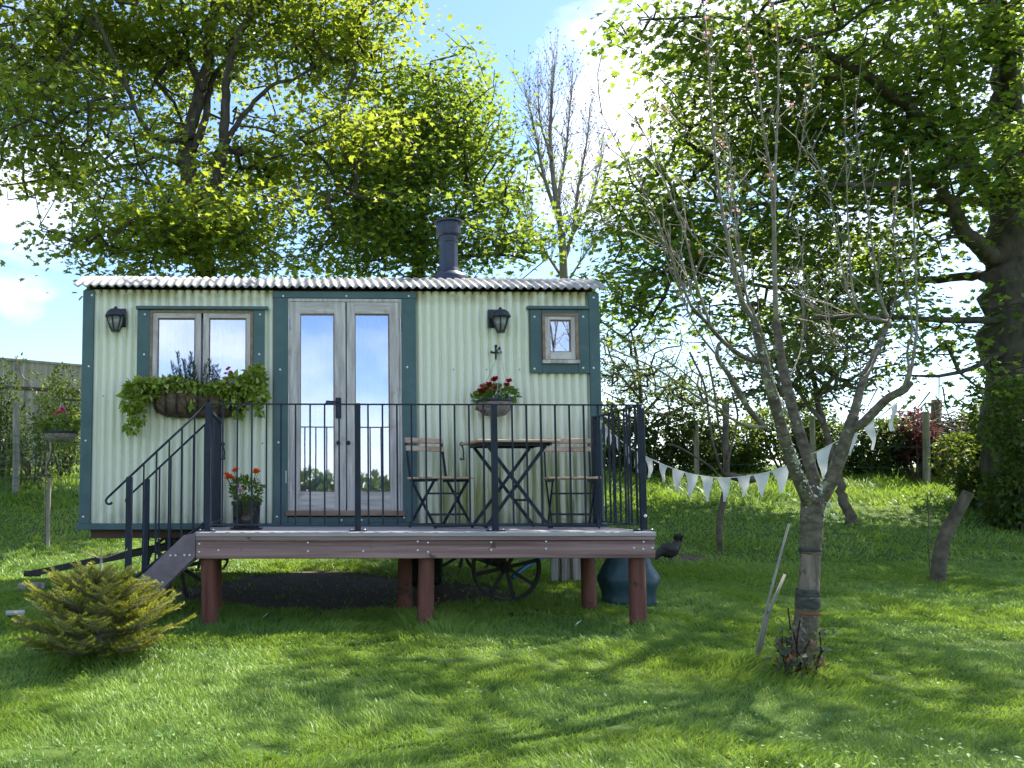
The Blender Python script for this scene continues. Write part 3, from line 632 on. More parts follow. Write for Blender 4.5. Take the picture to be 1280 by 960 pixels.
# ------------------------------------------------------------------ folding bistro set on the deck
def make_chair(name, label, loc, rz):
    t = thing(name, loc, label, 'chair', 'folding bistro chairs on the deck', rz)
    hw = .19
    for s in (-1, 1):                                    # each side: back upright running to the front foot, second leg crossing it
        m = MB(); m.bar((s * hw, .225, .775), (s * hw, .155, .42), .012, .022, (1, 0, 0)); m.bar((s * hw, .155, .42), (s * hw, -.20, .012), .012, .022, (1, 0, 0)); m.build('back_leg', 'iron', t, world=False)
        m = MB(); m.bar((s * (hw - .016), -.17, .41), (s * (hw - .016), .20, .012), .012, .022, (1, 0, 0)); m.build('seat_leg', 'iron', t, world=False)
    m = MB(); m.bar((-hw, -.105, .30 - .18 + .0), (hw, -.105, .12), .012, .018); m.build('stretcher', 'iron', t, world=False)
    m = MB(); m.bar((-hw + .016, -.06, .295), (hw - .016, -.06, .295), .012, .016); m.build('stretcher', 'iron', t, world=False)
    m = MB(); m.bar((-hw + .016, .185, .03), (hw - .016, .185, .03), .012, .016); m.bar((-hw, -.19, .025), (hw, -.19, .025), .012, .016); m.build('foot_bar', 'iron', t, world=False)
    m = MB(); m.bar((-hw + .02, -.2, .405), (-hw + .02, .17, .405), .012, .022, (1, 0, 0)); m.bar((hw - .02, -.2, .405), (hw - .02, .17, .405), .012, .022, (1, 0, 0)); m.build('seat_frame', 'iron', t, world=False)
    for i in range(6): MB().box((0, -.19 + i * .068, .425), (.42, .056, .018), bevel=.004).build('seat_slat', 'chair_wood', t, world=False)
    for z, y in ((.755, .212), (.685, .198)): MB().box((0, y, z), (.41, .016, .046), rot=Matrix.Rotation(R(-11), 3, 'X'), bevel=.004).build('back_slat', 'chair_wood', t, world=False)
    return t
p = at(550, 600, -.55); make_chair('folding_chair', 'folding slatted bistro chair beside the door, turned towards the table', (p.x, -.52, ZD), R(27))
p = at(716, 600, -.55); make_chair('folding_chair', 'folding slatted bistro chair in the railing corner, facing forward', (p.x, -.50, ZD), R(-9))
p = at(637, 555, -.6); tb = thing('bistro_table', (p.x, -.58, ZD), 'folding slatted bistro table with crossed iron legs between two chairs', 'table', None, R(4))
for i in range(7): MB().box((0, -.23 + i * .0765, .725), (.70, .066, .02), bevel=.004).build('top_slat', 'chair_wood', tb, world=False)
m = MB()
for s in (-1, 1): m.bar((s * .27, -.25, .703), (s * .27, .25, .703), .02, .022, (1, 0, 0))
m.bar((-.28, -.20, .700), (.28, -.20, .700), .022, .026); m.bar((-.28, .20, .700), (.28, .20, .700), .022, .026); m.build('top_frame', 'iron', tb, world=False)
for y, s in ((-.205, 1), (-.18, -1), (.18, 1), (.205, -1)):
    MB().bar((-.25 * s, y, .69), (.27 * s, y, .012), .014, .026, (0, 1, 0)).build('leg', 'iron', tb, world=False)
for x, z in ((.27, .03), (-.27, .03), (.10, .24)): MB().bar((x, -.2, z), (x, .2, z), .014, .018, (1, 0, 0)).build('stretcher', 'iron', tb, world=False)

# ------------------------------------------------------------------ wall lamps, hooks
def wall_lamp(px, py, label, back_dx):
    c = at(px, py, -.10); t = thing('wall_lamp', (c.x, 0.0, c.z - .12), label, 'lamp', 'black half lanterns on the hut wall')
    MB().box((c.x + back_dx, -.022, c.z + .02), (.10, .018, .17), bevel=.004).build('back_plate', 'lampblack', t)
    mb = MB(); mb.tube([(c.x + back_dx * .7, -.03, c.z + .06), (c.x, -.10, c.z + .07)], .012, 8)
    mb.lathe((c.x, -.10, 0), [(.092, c.z + .012), (.094, c.z + .024), (.074, c.z + .062), (.052, c.z + .082), (.018, c.z + .088), (.012, c.z + .105), (.003, c.z + .112)], 16); mb.build('hood', 'lampblack', t, True)
    MB().lathe((c.x, -.10, 0), [(.030, c.z - .112), (.052, c.z - .06), (.072, c.z + .012)], 12).build('glass', 'bulb', t, True)
    for k in range(6):
        a = math.pi / 3 * k + .3; MB().tube([(c.x + .082 * math.cos(a), -.10 + .082 * math.sin(a), c.z + .014), (c.x + .058 * math.cos(a), -.10 + .058 * math.sin(a), c.z - .06), (c.x + .033 * math.cos(a), -.10 + .033 * math.sin(a), c.z - .118)], .0062, 5).build('cage_bar', 'lampblack', t)
    MB().lathe((c.x, -.10, 0), [(.038, c.z - .124), (.040, c.z - .112), (.030, c.z - .108)], 12).build('base_ring', 'lampblack', t)
wall_lamp(144.5, 398, 'black wall lantern left of the wide window', .03)
wall_lamp(625.5, 399, 'black wall lantern above the red-flowered hanging basket', -.045)
for px, py, lb in ((577, 560, 'black cabin hook on the wall beside the folding table'), (278.5, 560, 'black cabin hook on the wall left of the door')):
    c = at(px, py, -.02); t = thing('cabin_hook', (c.x, 0, c.z), lb, 'hook', 'cabin hooks holding back the doors')
    MB().ball((c.x, -.03, c.z + .035), .021, 10, (1, .7, 1)).build('boss', 'lampblack', t, True)
    MB().tube(curve_pts([(c.x, -.03, c.z + .03), (c.x + .016, -.034, c.z - .03), (c.x + .014, -.034, c.z - .08), (c.x + .018, -.034, c.z - .098), (c.x - .012, -.034, c.z - .104), (c.x - .014, -.034, c.z - .09)], 4), .0062, 6).build('hook_rod', 'lampblack', t, True)

# ------------------------------------------------------------------ planted containers
def cloud(n, c, r, rng=RNG, shell=.0):
    d = rng.normal(size=(n, 3)); d /= np.linalg.norm(d, axis=1, keepdims=True); q = (shell + (1 - shell) * rng.random((n, 1))) ** (1 / 3)
    return np.array(c) + d * q * np.array(r), d
def leaves(name, mat, parent, C, d, s, tmpl=OVAL, upb=.8, out=.8, droop=.2, tint=None):
    n = len(C); up = np.array([0, 0, 1.]) * upb + RNG.normal(size=(n, 3)) * .45; fw = d * out + RNG.normal(size=(n, 3)) * .5 - np.array([0, 0, droop])
    return scatter(name, mat, parent, C, RNG.uniform(*s, n), tmpl, up, fw, tint)
def blooms(name, mat, parent, centres, size, petals=9):
    C = []; U = []; Fw = []
    for c in centres:
        for k in range(petals):
            a = 2.4 * k; e = .25 + .9 * (k / petals); Fw.append((math.cos(a) * math.cos(e), math.sin(a) * math.cos(e) - .25, math.sin(e))); U.append((0, -.3, 1)); C.append(c)
    return scatter(name, mat, parent, C, np.full(len(C), size), PETAL, U, Fw)
# hayrack trough under the wide window
def trough(parent, x0, x1, zt, h, dep):
    xc, hw = (x0 + x1) / 2, (x1 - x0) / 2
    def f(u, v):
        a = math.pi * v; tt = 2 * u - 1; k = math.sqrt(max(1 - abs(tt) ** 5, 0.0)); k2 = .35 + .65 * k
        return (xc + hw * tt, -.02 - dep * k2 * math.sin(a * .5) ** .8 if v <= 1 else 0, zt - h * (k2) * math.sin(a * .5 + math.pi / 2) ** .7 if v < 1 else zt)
    return MB().sheet(f, 40, 10)
xa, xb = at(188, 505, -.14).x, at(308, 505, -.14).x; zt_ = at(250, 489, -.15).z; zb_ = at(250, 521, -.15).z
wb = thing('window_box', ((xa + xb) / 2, 0, zb_), 'coir-lined iron hayrack planter spilling variegated ivy under the wide window', 'planter')
trough(wb, xa, xb, zt_, zt_ - zb_, .2).build('coir_liner', 'coir', wb, True)
slab(MB(), (xa + .02, xb - .02, zt_ - .04, zt_ - .03), -.2, -.02, 0).build('compost', 'soil', wb)
for i in range(9):
    u = (i + .5) / 9; x = xa + (xb - xa) * u; k = math.sqrt(max(1 - abs(2 * u - 1) ** 5, 0)); k2 = .35 + .65 * k
    MB().tube([(x, -.028 - .2 * k2 * math.sin(a) ** .8, zt_ - (zt_ - zb_) * k2 * math.cos(a) ** .7 - .004) for a in np.linspace(.02, math.pi / 2 - .01, 9)], .007, 5).build('iron_band', 'lampblack', wb)
MB().tube([(xa, -.03, zt_), (xa + .02, -.2, zt_), (xb - .02, -.2, zt_), (xb, -.03, zt_)], .008, 6).build('rim', 'lampblack', wb)
def pxcloud(specs, Y, dy, per):
    C = []; D = []
    for (px, py, rx, ry) in specs:
        c = at(px, py, Y); s = sc(Y); n = int(per * rx * ry); a, d = cloud(n, c, (rx / s, dy, ry / s), shell=.3); C.append(a); D.append(d)
    C = np.concatenate(C); D = np.concatenate(D); C[:, 1] = np.minimum(C[:, 1], -.02); return C, D
C, D = pxcloud([(178, 487, 24, 14), (165, 500, 13, 16), (205, 482, 22, 8), (215, 478, 25, 6), (275, 487, 22, 8), (296, 482, 24, 13), (318, 475, 14, 20), (322, 495, 13, 10), (250, 487, 25, 6), (286, 497, 16, 10), (300, 512, 7, 9), (172, 520, 9, 10), (165, 533, 10, 7), (325, 512, 5, 8), (240, 505, 8, 5)], -.18, .10, .85)
leaves('ivy', 'ivy', wb, C, D, (.036, .068), IVY, .5, .9, .5)
C, D = pxcloud([(205, 485, 40, 10), (270, 488, 40, 10)], -.16, .08, .35); leaves('underplanting', 'hedge', wb, C, D, (.03, .05), OVAL)
sp = []; su = []
for px, py, hpx in ((228, 483, 42), (220, 482, 30), (234, 480, 30), (240, 482, 36), (247, 480, 40), (252, 482, 28), (226, 480, 18), (244, 482, 22), (212, 482, 14), (258, 482, 18), (236, 476, 20), (266, 480, 30), (270, 480, 22)):
    a = at(px, py, -.15 + random.uniform(-.05, .04)); hh = hpx / sc(-.15); lean = Vector((random.uniform(-.25, .25), random.uniform(-.3, .1), 1)).normalized()
    for k in range(int(hh * 420)):
        t_ = random.random(); q = a + lean * hh * t_; an = random.random() * 6.3; sp.append(q); su.append((math.cos(an), math.sin(an), .9 + .5 * t_))
n = len(sp); scatter('rosemary', 'rosemary', wb, np.array(sp), RNG.uniform(.025, .045, n), OVAL, None, su, None, RNG.uniform(.008, .014, n))
blooms('pink_bloom', 'petal_pink', wb, [at(x, y, -.17) for x, y in ((284, 463), (288, 466), (282, 468), (286, 461), (283, 479))], .026)

# hanging basket on the front wall
hb = at(619, 505, -.17); hk = at(620, 440, -.02)
bracket = thing('basket_bracket', (hk.x, 0, hk.z), 'small black ornamental wall bracket above the red hanging basket', 'bracket')
mb = MB(); mb.tube([(hk.x, -.015, hk.z - .07), (hk.x, -.015, hk.z + .05)], .008, 6); mb.ball((hk.x, -.02, hk.z + .055), .014, 8); mb.tube([(hk.x, -.02, hk.z), (hk.x, -.16, hk.z + .02), (hk.x, -.175, hk.z - .005)], .007, 6)
mb.tube([(hk.x - .04, -.018, hk.z - .005), (hk.x + .04, -.018, hk.z - .005)], .008, 6); mb.ball((hk.x - .042, -.02, hk.z), .012, 8); mb.ball((hk.x + .042, -.02, hk.z), .012, 8); mb.build('bracket_iron', 'lampblack', bracket, True)
def basket(name, label, c, r, h, Yc, chains, mat):
    t = thing(name, (c.x, Yc, c.z - h), label, 'hanging basket')
    smooth_by_angle(MB().lathe((c.x, Yc, c.z), [(.03, -h), (r * .55, -h * .93), (r * .85, -h * .6), (r * .98, -h * .2), (r, 0), (r * .9, .0), (r * .85, -.03)], 24).build('bowl', mat, t))
    MB().lathe((c.x, Yc, c.z), [(r * 1.02, -.012), (r * 1.04, 0), (r * 1.02, .012)], 24, False).build('rim', 'lampblack', t)
    MB().lathe((c.x, Yc, c.z), [(r * .9, -.025), (.005, -.01)], 20).build('compost', 'soil', t)
    for q in chains:
        for k in range(3):
            a = 2.1 * k + .4; MB().tube([(c.x + r * math.cos(a), Yc + r * math.sin(a), c.z), q], .0025, 4).build('chain', 'steel', t)
    return t
c = Vector((at(618, 503, -.18).x, -.185, at(618, 502, -.18).z))
t = basket('hanging_basket', 'hanging basket of red pelargoniums on the hut wall above the bistro table', c, .165, .135, -.185, [(hk.x, -.172, hk.z - .01)], 'basket_band')
C, D = pxcloud([(622, 494, 27, 11), (635, 493, 14, 8), (600, 500, 10, 8), (612, 488, 12, 6)], -.2, .13, .42); leaves('foliage', 'pelargonium', t, C, D, (.035, .06), IVY)
st = [(606, 488), (600, 490), (613, 486), (618, 487), (609, 492), (603, 485), (616, 490), (621, 484), (619, 475), (617, 477), (602, 511), (598, 507), (604, 516), (609, 513), (633, 483), (636, 478), (599, 514), (611, 482)]
blooms('red_bloom', 'petal_red', t, [at(x, y, -.27 + random.uniform(0, .12)) for x, y in st], .044, 11)
C = [at(x, y, -.2) for x, y in st[8:10] + st[14:16]]; mb = MB()
for q in C: mb.tube([q, (q.x - .01, q.y + .02, c.z)], .004, 4)
mb.build('flower_stalks', 'pelargonium', t)
# basket on the hut's end wall
Yb = .75; cb = at(76, 541, Yb)
c = Vector((cb.x, Yb, cb.z))
t = basket('hanging_basket', 'striped bowl basket with one pink bloom on the left end of the hut', c, .165, .10, Yb, [(cb.x, Yb, cb.z + .30)], 'basket_band')
MB().tube([(.014, Yb, cb.z + .32), (cb.x + .01, Yb, cb.z + .33), (cb.x, Yb, cb.z + .30)], .008, 6).build('bracket_arm', 'lampblack', t)
C, D = cloud(230, (c.x, Yb, c.z + .07), (.2, .18, .09), shell=.3); leaves('foliage', 'pelargonium', t, C, D, (.04, .075), IVY)
C, D = cloud(50, (c.x + .06, Yb - .05, c.z - .1), (.1, .1, .08)); leaves('trailing_foliage', 'hedge_pale', t, C, D, (.03, .05), IVY, droop=.8)
blooms('pink_bloom', 'petal_pink', t, [Vector((c.x + dx, Yb - .06, c.z + .19 + dz)) for dx, dz in ((0, 0), (.03, .02), (-.025, -.01), (.045, -.005), (-.05, -.03), (.02, .035))], .034, 10)
# pot on the deck
pc = at(308, 640, -.72); zt_ = at(308, 626.5, -.72).z
t = thing('flower_pot', (pc.x, -.72, ZD), 'glossy black pot of orange and pink flowers by the gate', 'flower pot')
pr_ = (at(326, 640, -.72).x - at(290, 640, -.72).x) / 2
smooth_by_angle(MB().lathe((pc.x, -.72, 0), [(pr_ * .84, ZD + .002), (pr_ * .9, ZD + .02), (pr_ * .97, zt_ - .035), (pr_ * 1.05, zt_ - .033), (pr_ * 1.06, zt_), (pr_ * .94, zt_), (pr_ * .9, zt_ - .03)], 28).build('pot', 'plastic', t))
MB().lathe((pc.x, -.72, 0), [(pr_ * .93, zt_ - .025), (.004, zt_ - .02)], 20).build('compost', 'soil', t)
mb = MB(); mb.lathe((pc.x, -.72, 0), [(pr_ * 1.12, ZD + .001), (pr_ * 1.16, ZD + .018), (pr_ * 1.05, ZD + .02)], 24); mb.build('saucer', 'plastic', t)
C, D = cloud(330, (pc.x, -.72, zt_ + .09), (.13, .11, .11), shell=.2); leaves('foliage', 'pelargonium', t, C, D, (.03, .055), OVAL, .5, .7, 0)
fl = [(287, 596), (284, 599), (290, 599), (293, 590), (295, 588), (320, 589), (322, 591), (283, 594), (319, 592)]
blooms('orange_bloom', 'petal_orange', t, [at(x, y, -.78) for x, y in fl], .032, 10); blooms('pink_bloom', 'petal_pale', t, [at(x, y, -.82) for x, y in ((300, 613), (303, 615), (299, 616))], .028, 9)
mb = MB()
for x, y in fl: q = at(x, y, -.78); mb.tube([q, (pc.x + (q.x - pc.x) * .4, -.73, zt_)], .003, 4)
mb.build('flower_stalks', 'pelargonium', t)

# ------------------------------------------------------------------ trees
def frusta(name, mat, parent, A, B, ra, rb, n=5):
    """tapered twigs A->B as one mesh"""
    A = np.asarray(A, float); B = np.asarray(B, float); k = len(A); d = B - A; d = d / (np.linalg.norm(d, axis=1, keepdims=True) + 1e-9)
    ref = np.where(np.abs(d[:, 2:3]) < .9, np.array([[0, 0, 1.]]), np.array([[1., 0, 0]])); u = np.cross(d, ref); u /= np.linalg.norm(u, axis=1, keepdims=True); w = np.cross(d, u)
    an = 2 * np.pi * np.arange(n) / n; ring_ = u[:, None, :] * np.cos(an)[None, :, None] + w[:, None, :] * np.sin(an)[None, :, None]
    V = np.concatenate([A[:, None, :] + ring_ * np.asarray(ra)[:, None, None], B[:, None, :] + ring_ * np.asarray(rb)[:, None, None]], 1) - np.array(root_loc(parent))
    o = raw_mesh(name, mat, parent, V.reshape(-1, 3), [(j, (j + 1) % n, n + (j + 1) % n, n + j) for j in range(n)], 2 * n, k, np.zeros(k))
    o.data.polygons.foreach_set('use_smooth', [True] * len(o.data.polygons)); return o
def lobes_px(specs, Y0):
    out = []
    for s in specs:
        px, py, rx, rz_ = s[:4]; Y = Y0 + (s[4] if len(s) > 4 else 0); dy = s[5] if len(s) > 5 else 1.6; q = s[6] if len(s) > 6 else 1.0
        c = at(px, py, Y); k = sc(Y); out.append((np.array(c), np.array((rx / k, dy, rz_ / k)), q))
    return out
def leafy_tree(name, label, base, limbs, lobes, ncl, sprays, nleaf, lsize, bark, leaf, seed, flat=.22, spread=.55, tmpl=MAPLE, group=None, gap=.34, rtwig=.0075, sr=.42, cat='tree', droop=.35, lr=1.0):
    if tmpl is MAPLE: tmpl = (MAPLE[0] * np.array((1, 1, 2.4)), MAPLE[1])
    rng = np.random.default_rng(seed); t = thing(name, base, label, cat, group)
    nodes = []; par = []; fixed = []
    mb = MB()
    for pts, r0, r1 in limbs:
        cp = curve_pts(pts, 6); rad = [(r0 + (r1 - r0) * (i / (len(cp) - 1)) ** .8) * lr for i in range(len(cp))]
        cp = [p + Vector(rng.normal(size=3)) * r * .18 for p, r in zip(cp, rad)]
        mb.tube(cp, rad, 10 if r0 > .1 else 7)
        for p, r in zip(cp, rad): nodes.append(np.array(p)); par.append(-1); fixed.append(r)
    mb.build('trunk', bark, t, True)
    vol = np.array([np.prod(r) * q for c, r, q in lobes]); pick = rng.choice(len(lobes), ncl * 3, p=vol / vol.sum()); cl = []
    for i in pick:
        c, r, q = lobes[i]; d = rng.normal(size=3); d /= np.linalg.norm(d); p = c + d * r * rng.random() ** (1 / 2.6)
        if vnoise(np.array([p[0] * .75]), np.array([p[1] * .75]), np.array([p[2] * 1.1]), seed)[0] > gap: cl.append(p)
        if len(cl) >= ncl: break
    cl = np.array(cl)
    S = (cl[:, None, :] + rng.normal(size=(len(cl), sprays, 3)) * np.array([spread, spread, spread * flat * 1.3])).reshape(-1, 3)
    base_nodes = np.array(nodes); dd = np.array([np.min(np.linalg.norm(base_nodes - s, axis=1)) for s in S]); S = S[np.argsort(dd)]
    NN = np.zeros((len(nodes) + len(S) * 14, 3)); k = len(nodes); NN[:k] = nodes
    ends = []
    for s in S:
        d = NN[:k] - s; dist = np.sqrt((d * d).sum(1)) + np.maximum(d[:, 2], 0) * .4; j = int(np.argmin(dist)); a = NN[j].copy(); ln = np.linalg.norm(s - a); m = max(1, min(13, int(ln / .38)))
        prev = j
        for q in range(1, m + 1):
            tt = q / m; p = a + (s - a) * tt + np.array([0, 0, 1]) * math.sin(math.pi * tt) * ln * .10 + (rng.normal(size=3) * .035 * ln / m ** .5 if q < m else 0)
            NN[k] = p; par.append(prev); fixed.append(0); prev = k; k += 1
        ends.append(prev)
    rad = np.zeros(k); acc = np.zeros(k)
    for e in ends: acc[e] += rtwig ** 2.2
    A = []; B = []; RA = []; RB = []
    for i in range(k - 1, -1, -1):
        rad[i] = min(acc[i], .10 ** 2.2) ** (1 / 2.2) if acc[i] > 0 else rtwig
        if par[i] >= 0: acc[par[i]] += acc[i]
    for i in range(k):
        if par[i] >= 0:
            j = par[i]; rj = fixed[j] if fixed[j] > 0 else rad[j]
            A.append(NN[j]); B.append(NN[i]); RA.append(min(rad[i] * 1.25, max(rj, rad[i]))); RB.append(rad[i])
    frusta('branches', bark, t, A, B, RA, RB, 5)
    ns = len(S); n = ns * nleaf
    off = rng.normal(size=(ns, nleaf, 3)) * np.array([sr, sr, sr * flat]) * .62
    C = (S[:, None, :] + off).reshape(-1, 3); out = off.reshape(-1, 3) * np.array([1, 1, .3]); out /= np.linalg.norm(out, axis=1, keepdims=True) + 1e-9
    C[:, 2] -= np.hypot(off[..., 0], off[..., 1]).ravel() ** 2 * .45
    up = np.array([0, 0, 1.]) + rng.normal(size=(n, 3)) * .42 + out * .25
    fw = out + rng.normal(size=(n, 3)) * .45 - np.array([0, 0, droop])
    tint = np.clip(.5 + .33 * rng.normal(size=n) + .5 * (np.repeat(vnoise(S[:, 0] * .6, S[:, 1] * .6, S[:, 2] * .6, seed + 5), nleaf) - .5), 0, .999)
    scatter('crown', leaf, t, C, rng.uniform(*lsize, n), tmpl, up, fw, tint, rng=rng)
    return t
def pxl(pts, Y0): return [at(p[0], p[1], Y0 + (p[2] if len(p) > 2 else 0)) for p in pts]

# big sycamore behind the left half of the hut
Y = 8.0; b = at(262, 560, Y); b.z = G(b.x, Y) - .1
limbs = [([b] + pxl([(258, 400), (250, 300), (232, 200), (246, 130, .1), (262, 60, .3), (270, -60, .6), (262, -220, .6)], Y), .34, .07),
         (pxl([(252, 290), (272, 225, -.3), (281, 150, -.6), (285, 90, -.7), (300, 40, -.9), (330, -30, -1.2), (350, -160, -1)], Y), .17, .04),
         (pxl([(278, 190, -.45), (300, 150, -.5), (338, 108, -.6), (375, 95, -.3), (440, 40, 0)], Y), .09, .02),
         (pxl([(240, 190), (256, 150), (268, 95, .6), (320, 45, 1), (400, 5, 1.4), (470, -10, 1.6)], Y), .12, .03),
         (pxl([(236, 215), (200, 195, .6), (170, 205, .8), (120, 215, 1.0), (60, 240, 1.2), (10, 250, 1.5)], Y), .085, .015),
         (pxl([(244, 170), (190, 170, -.8), (150, 90, -1.2), (120, 20, -1.4), (90, -60, -1.5)], Y), .08, .03),
         (pxl([(130, 40, -1.3), (90, 15, -1), (40, 25, -.6), (-10, 35, -.4), (-60, 40, -.2)], Y), .05, .02),
         (pxl([(252, 260), (300, 270, -.9), (370, 250, -1.2), (430, 240, -1.3)], Y), .06, .02),
         (pxl([(250, 280), (200, 285, -1.2), (130, 290, -1.8), (90, 300, -2)], Y), .06, .015),
         (pxl([(255, 110), (200, 20, 1), (150, -80, 1.6), (120, -200, 2)], Y), .10, .04),
         (pxl([(280, 60), (380, -40, -1), (470, -120, -1.6)], Y), .08, .03)]
lob = lobes_px([(250, 30, 230, 55, .3, 2.2), (95, 150, 95, 55, -.5, 1.8), (150, 215, 120, 38, -.5, 1.8, 1.6), (420, 50, 90, 60, .5, 1.8), (330, 285, 130, 52, -1.2, 1.5, 2.0), (210, 295, 140, 42, -1.6, 1.4, 1.7), (125, 300, 55, 30, -1.6, 1.2, 2.0), (430, 190, 55, 70, -.5, 1.4, 1.4), (345, 185, 75, 48, 1.3, 1.0, 1.2), (185, 140, 75, 55, 1.4, 1.0, 1.2), (270, 215, 110, 30, 1.2, 1.0, 1.4), (330, 60, 70, 50, -1.0, 1.0), (40, 110, 90, 110, .6, 1.8, .45), (10, 230, 70, 25, .8, 1.5, .5), (70, 30, 120, 60, .2, 2, .6),
                (250, -120, 330, 110, 0, 3, .35), (250, -300, 260, 110, 0, 3, .2), (-160, 0, 140, 170, .4, 2.4, .3)], Y)
leafy_tree('sycamore_tree', 'large yellow-green sycamore with forked trunk behind the left of the hut', b, limbs, lob, 530, 6, 19, (.055, .14), 'bark', 'syc', 21, gap=.36, lr=.75)
# second sycamore, behind the flue
Y = 9.6; b = at(520, 560, Y); b.z = G(b.x, Y) - .1
limbs = [([b] + pxl([(520, 400), (525, 300), (530, 200, .1), (540, 110, .1), (545, 78, .1)], Y), .22, .02),
         (pxl([(523, 310), (480, 250, -.5), (450, 190, -.6), (430, 150, -.4)], Y), .08, .02), (pxl([(525, 300), (580, 270, -.4), (630, 250, -.3), (650, 240, 0)], Y), .08, .015),
         (pxl([(522, 330), (590, 320, -1), (640, 320, -1.2), (670, 330, -1.2)], Y), .06, .012), (pxl([(528, 220), (570, 170, .5), (600, 140, .8)], Y), .06, .015), (pxl([(522, 330), (470, 310, 1), (420, 300, 1.4)], Y), .06, .015)]
lob = lobes_px([(542, 105, 42, 42, 0, 1.0), (575, 150, 58, 48, 0, 1.3), (510, 170, 75, 70, 0, 1.5), (590, 230, 66, 60, 0, 1.5), (500, 260, 85, 75, -.6, 1.5), (605, 300, 66, 40, -.6, 1.4), (440, 300, 60, 45, -.3, 1.3), (545, 320, 100, 30, -.9, 1.2)], Y)
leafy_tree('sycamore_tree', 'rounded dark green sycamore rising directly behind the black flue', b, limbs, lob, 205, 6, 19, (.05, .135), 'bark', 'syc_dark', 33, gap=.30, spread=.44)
# big tree on the right
Y = 5.6; b = at(1275, 600, Y); b.z = G(b.x, Y) - .1
limbs = [([b] + pxl([(1274, 520), (1268, 440), (1262, 360), (1262, 290), (1268, 220), (1262, 140), (1255, 40, .2), (1245, -100, .4), (1240, -300, .5)], Y), .50, .12),
         (pxl([(1262, 330), (1225, 308, -.3), (1205, 290, -.5), (1185, 250, -.8), (1160, 225, -1), (1110, 232, -1.3), (1040, 230, -1.6)], Y), .16, .03),
         (pxl([(1260, 250), (1222, 225, .2), (1200, 150, .3), (1180, 60, .3), (1150, -60, .4)], Y), .15, .05),
         (pxl([(1258, 345), (1215, 345, .6), (1150, 352, 1), (1060, 356, 1.3), (960, 358, 1.5), (880, 340, 1.6)], Y), .10, .02),
         (pxl([(1262, 255), (1180, 250, .9), (1080, 252, 1.2), (980, 255, 1.4), (880, 250, 1.5), (800, 240, 1.6)], Y), .10, .015),
         (pxl([(1222, 225), (1130, 130, -1), (1050, 75, -1.4), (960, 42, -1.6), (900, 22, -1.7), (800, 25, -1.7)], Y), .10, .012),
         (pxl([(1262, 400), (1180, 400, -.6), (1090, 395, -.8), (1000, 400, -1)], Y), .07, .015),
         (pxl([(1268, 430), (1200, 465, -.6), (1120, 470, -.8)], Y), .06, .012),
         (pxl([(1262, 200), (1330, 120, -.6), (1420, 40, -1)], Y), .15, .05), (pxl([(1265, 330), (1340, 300, .5), (1430, 280, 1)], Y), .12, .04),
         (pxl([(1250, 20), (1150, -120, 1), (1050, -200, 1.5)], Y), .1, .04), ([at(1262, 140, Y), (12.2, 4.0, 8.2), (11.2, 2.6, 8.8), (10.2, 1.4, 9.1)], .13, .04), ([(11.6, 3.2, 8.6), (9.5, 3.0, 9.5), (7.8, 2.6, 9.9)], .07, .02), ([(11.9, 3.6, 8.4), (12.6, 1.8, 8.6), (12.7, .4, 8.6)], .06, .02)]  # last limbs run out of view, added to carry the shading crown
lob = lobes_px([(1020, 60, 150, 45, -1.2, 1.3), (885, 25, 88, 26, -1.6, .9, 2.5), (1180, 90, 120, 95, -.6, 1.6), (900, 150, 110, 55, .8, 1.5, 1.4), (1050, 180, 110, 70, 0, 1.6), (830, 240, 75, 60, 1.3, 1.3, 1.6), (930, 270, 90, 60, 1.2, 1.4), (1090, 280, 110, 60, .2, 1.5), (1200, 230, 90, 80, -.9, 1.2), (850, 345, 100, 45, 1.4, 1.2, 1.6), (980, 360, 100, 45, 1, 1.3), (1110, 370, 100, 45, 0, 1.4), (1220, 400, 80, 40, -.8, 1.1), (1170, 440, 80, 24, -.7, .9), (1000, 420, 90, 32, 1, 1.1), (800, 400, 55, 35, 1.4, 1.0, .8), (1255, 470, 40, 40, -.9, .8, .7),
                (1400, 150, 150, 160, 0, 2.4, .35), (1250, -110, 230, 110, 0, 2.6, .25), (1050, -90, 180, 70, 0, 2.2, .25), (1420, 400, 110, 70, 0, 1.6, .3)], Y) + [(np.array((10.6, 1.6, 8.9)), np.array((2.8, 2.2, 1.3)), .12), (np.array((7.6, 2.6, 9.8)), np.array((2.4, 2.0, 1.2)), .10), (np.array((12.6, .2, 8.4)), np.array((2.2, 2.0, 1.3)), .08)]  # last lobes hang out of view, added to throw dappled shade on the lawn
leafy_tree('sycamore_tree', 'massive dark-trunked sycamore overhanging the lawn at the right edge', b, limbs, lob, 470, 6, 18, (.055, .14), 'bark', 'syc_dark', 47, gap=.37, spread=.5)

# bare pale tree behind the right end of the hut
Y = 9.0; b = at(705, 560, Y); b.z = G(b.x, Y) - .1
t = thing('bare_tree', b, 'slender leafless pale tree standing between the two sycamores', 'tree')
limbs = [([b] + pxl([(706, 420), (705, 350), (702, 290), (694, 240), (688, 180, .1), (690, 120, .1), (694, 78, .1)], Y), .115, .008), (pxl([(704, 330), (716, 290, .1), (722, 240, .2), (733, 180, .2), (738, 130, .2)], Y), .05, .006), (pxl([(700, 280), (680, 220, -.2), (668, 160, -.3), (655, 110, -.3)], Y), .045, .005),
         (pxl([(697, 250), (706, 200, .3), (712, 140, .4), (716, 90, .4)], Y), .04, .005), (pxl([(705, 350), (685, 320, .3), (665, 290, .4), (650, 240, .4)], Y), .035, .005), (pxl([(690, 200), (675, 150, .2), (672, 95, .2)], Y), .03, .004), (pxl([(712, 300), (735, 260, 0), (748, 215, 0), (752, 180, 0)], Y), .03, .004), (pxl([(705, 360), (730, 320, -.3), (745, 300, -.4)], Y), .025, .004)]
